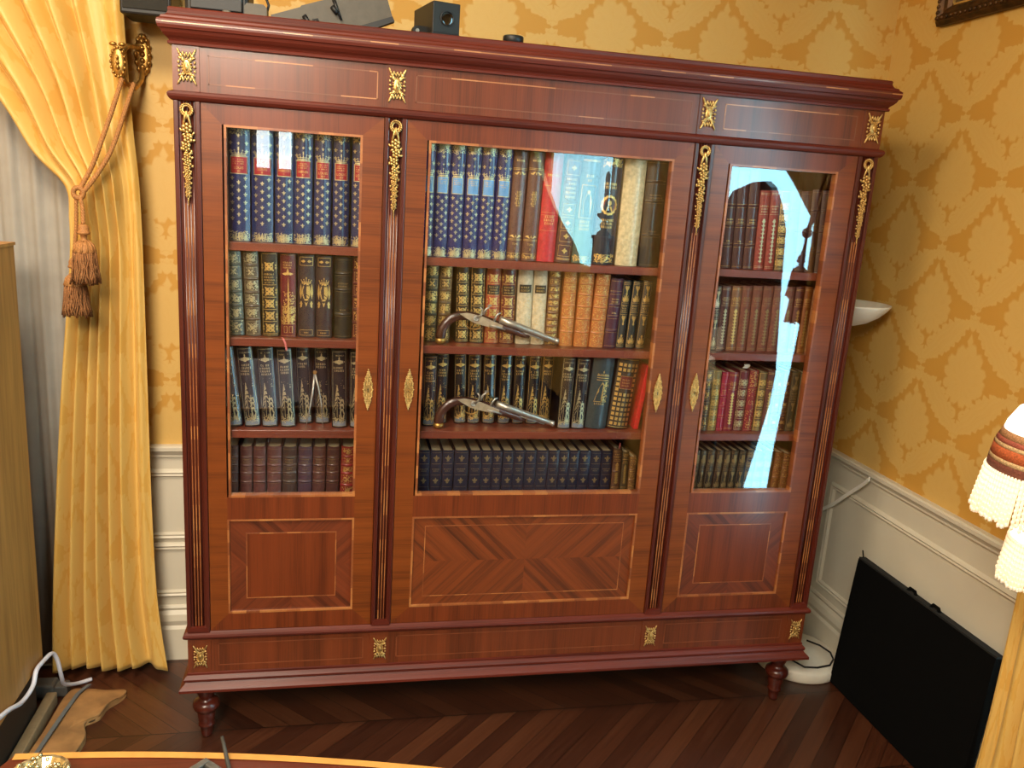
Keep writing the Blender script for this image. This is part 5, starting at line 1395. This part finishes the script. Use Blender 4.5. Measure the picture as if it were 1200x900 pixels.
# ------------------------------------------------------------------ added arched panel, a guess, darkening the window mirrored in the right door
o = B().prism([(-1.52, 0), (-1.02, 0), (-1.00, .40), (-.865, .85), (-.85, 1.00), (-.905, 1.39), (-.925, 1.60), (-.98, 1.70), (-1.05, 1.775), (-1.11, 1.80), (-1.22, 1.795), (-1.41, 1.755), (-1.47, 1.70), (-1.52, 1.60)], 2.10, 2.13, 'x').obj('arched_blocker', WI)
tag(o, 'added dark arched screen blocking part of the window mirrored in the right glass', 'screen')

curtain('curtain', 'yellow curtain at the far window, seen mirrored in the middle glass', lambda x, d, z: (RW-d-.012, -5.95-(x+.296), z), 9,
        [(-2.3, 2.62, -.33, 2.7, .045), (-1.3, 2.35, -.32, 2.5, .045), (-.75, 2.12, -.31, 2.3, .045), (-1.05, 1.90, -.30, 2.0, .04), (-1.55, 1.62, -.30, 1.75, .035), (-1.95, 1.44, -.30, 1.5, .025), (-2.30, 1.30, -.30, 1.3, .02), (-2.42, 1.17, -.30, 1.1, .02),
         (-2.44, .9, -.30, .9, .03), (-2.44, .6, -.30, .6, .03), (-2.44, .3, -.30, .3, .03), (-2.44, .04, -.30, .04, .03)])
tc = thing('far_blocker', 'added narrow dark block shading the far window mirrored in the middle glass', 'cabinet', (2.05, -3.0, 0))  # added block, a guess, shaped to darken the far window's reflection
B().box(1.995, 2.12, -3.27, -2.75, 0, 1.405, c=.004).obj('body', WP, tc); B().box(1.985, 2.13, -3.28, -2.74, 1.405, 1.43, c=.004).obj('top', WM, tc)
ck = thing('candlestick', 'dark candlestick with tall candle on the added dark block', 'candlestick', (2.04, -3.20, 1.43))
B().lathe([(.05, 1.43), (.045, 1.45), (.02, 1.47), (.03, 1.50), (.015, 1.53), (.05, 1.56), (.055, 1.575), (.025, 1.585), (.028, 1.60)], 18, (2.045, -3.20, 0)).obj('stem', BLACK, ck)
B().lathe([(.016, 1.60), (.016, 1.84), (.004, 1.86)], 12, (2.045, -3.20, 0)).obj('candle', BLACK, ck)

# ------------------------------------------------------------------ lights
cl = thing('ceiling_lamp', 'frosted globe ceiling lamp over the room, out of frame', 'ceiling lamp', (-.45, -3.0, CH))
B().lathe([(.06, 0), (.06, -.02), (.012, -.03), (.012, -.20)], 16, (-.45, -3.0, CH)).obj('stem', BRASS2, cl)
B().ell((-.45, -3.0, CH-.30), (.11, .11, .11), n=24, m=14).obj('globe', emit('warm_globe', '#ffd9a8', 9.0), cl)
ld = bpy.data.lights.new('ceiling_area_light', 'AREA'); ld.shape = 'DISK'; ld.size = 1.2; ld.energy = 138; ld.color = (1.0, .87, .70)
lo = bpy.data.objects.new('ceiling_area_light', ld); COL.objects.link(lo); lo.location = (-.45, -3.0, CH-.50)
lo.rotation_euler = (math.radians(20), 0, 0)
l2 = bpy.data.lights.new('ceiling_area_light', 'AREA'); l2.shape = 'DISK'; l2.size = .8; l2.energy = 60; l2.color = (1.0, .86, .66)  # added area fill without a fixture, brightens the upper left
lo2 = bpy.data.objects.new('ceiling_area_light', l2); COL.objects.link(lo2); lo2.location = (-.35, -1.15, CH-.12)
wd = bpy.data.worlds.new('room_world'); sc.world = wd; wd.use_nodes = True
wd.node_tree.nodes['Background'].inputs[0].default_value = lin('#c8d8ff'); wd.node_tree.nodes['Background'].inputs[1].default_value = .3

# ------------------------------------------------------------------ camera
cd = bpy.data.cameras.new('camera'); cam = bpy.data.objects.new('camera', cd); COL.objects.link(cam)
cd.sensor_fit = 'HORIZONTAL'; cd.sensor_width = 36; cd.lens = 970.31/1200*36; cd.clip_start = .02
a, bb, c = -.20966, 1.34329, .06603
Rm = Matrix.Rotation(a, 4, 'Z') @ Matrix.Rotation(bb, 4, 'X') @ Matrix.Rotation(c, 4, 'Z')
cam.matrix_world = Matrix.Translation((.2978, -2.3105, 1.6829)) @ Rm
sc.camera = cam
vs = sc.view_settings; vs.view_transform = 'Standard'; vs.look = 'None'; vs.gamma = 1.0; vs.use_curve_mapping = False; vs.exposure = 0.0
sc.cycles.max_bounces = 8; sc.cycles.transparent_max_bounces = 12; sc.cycles.sample_clamp_indirect = 6
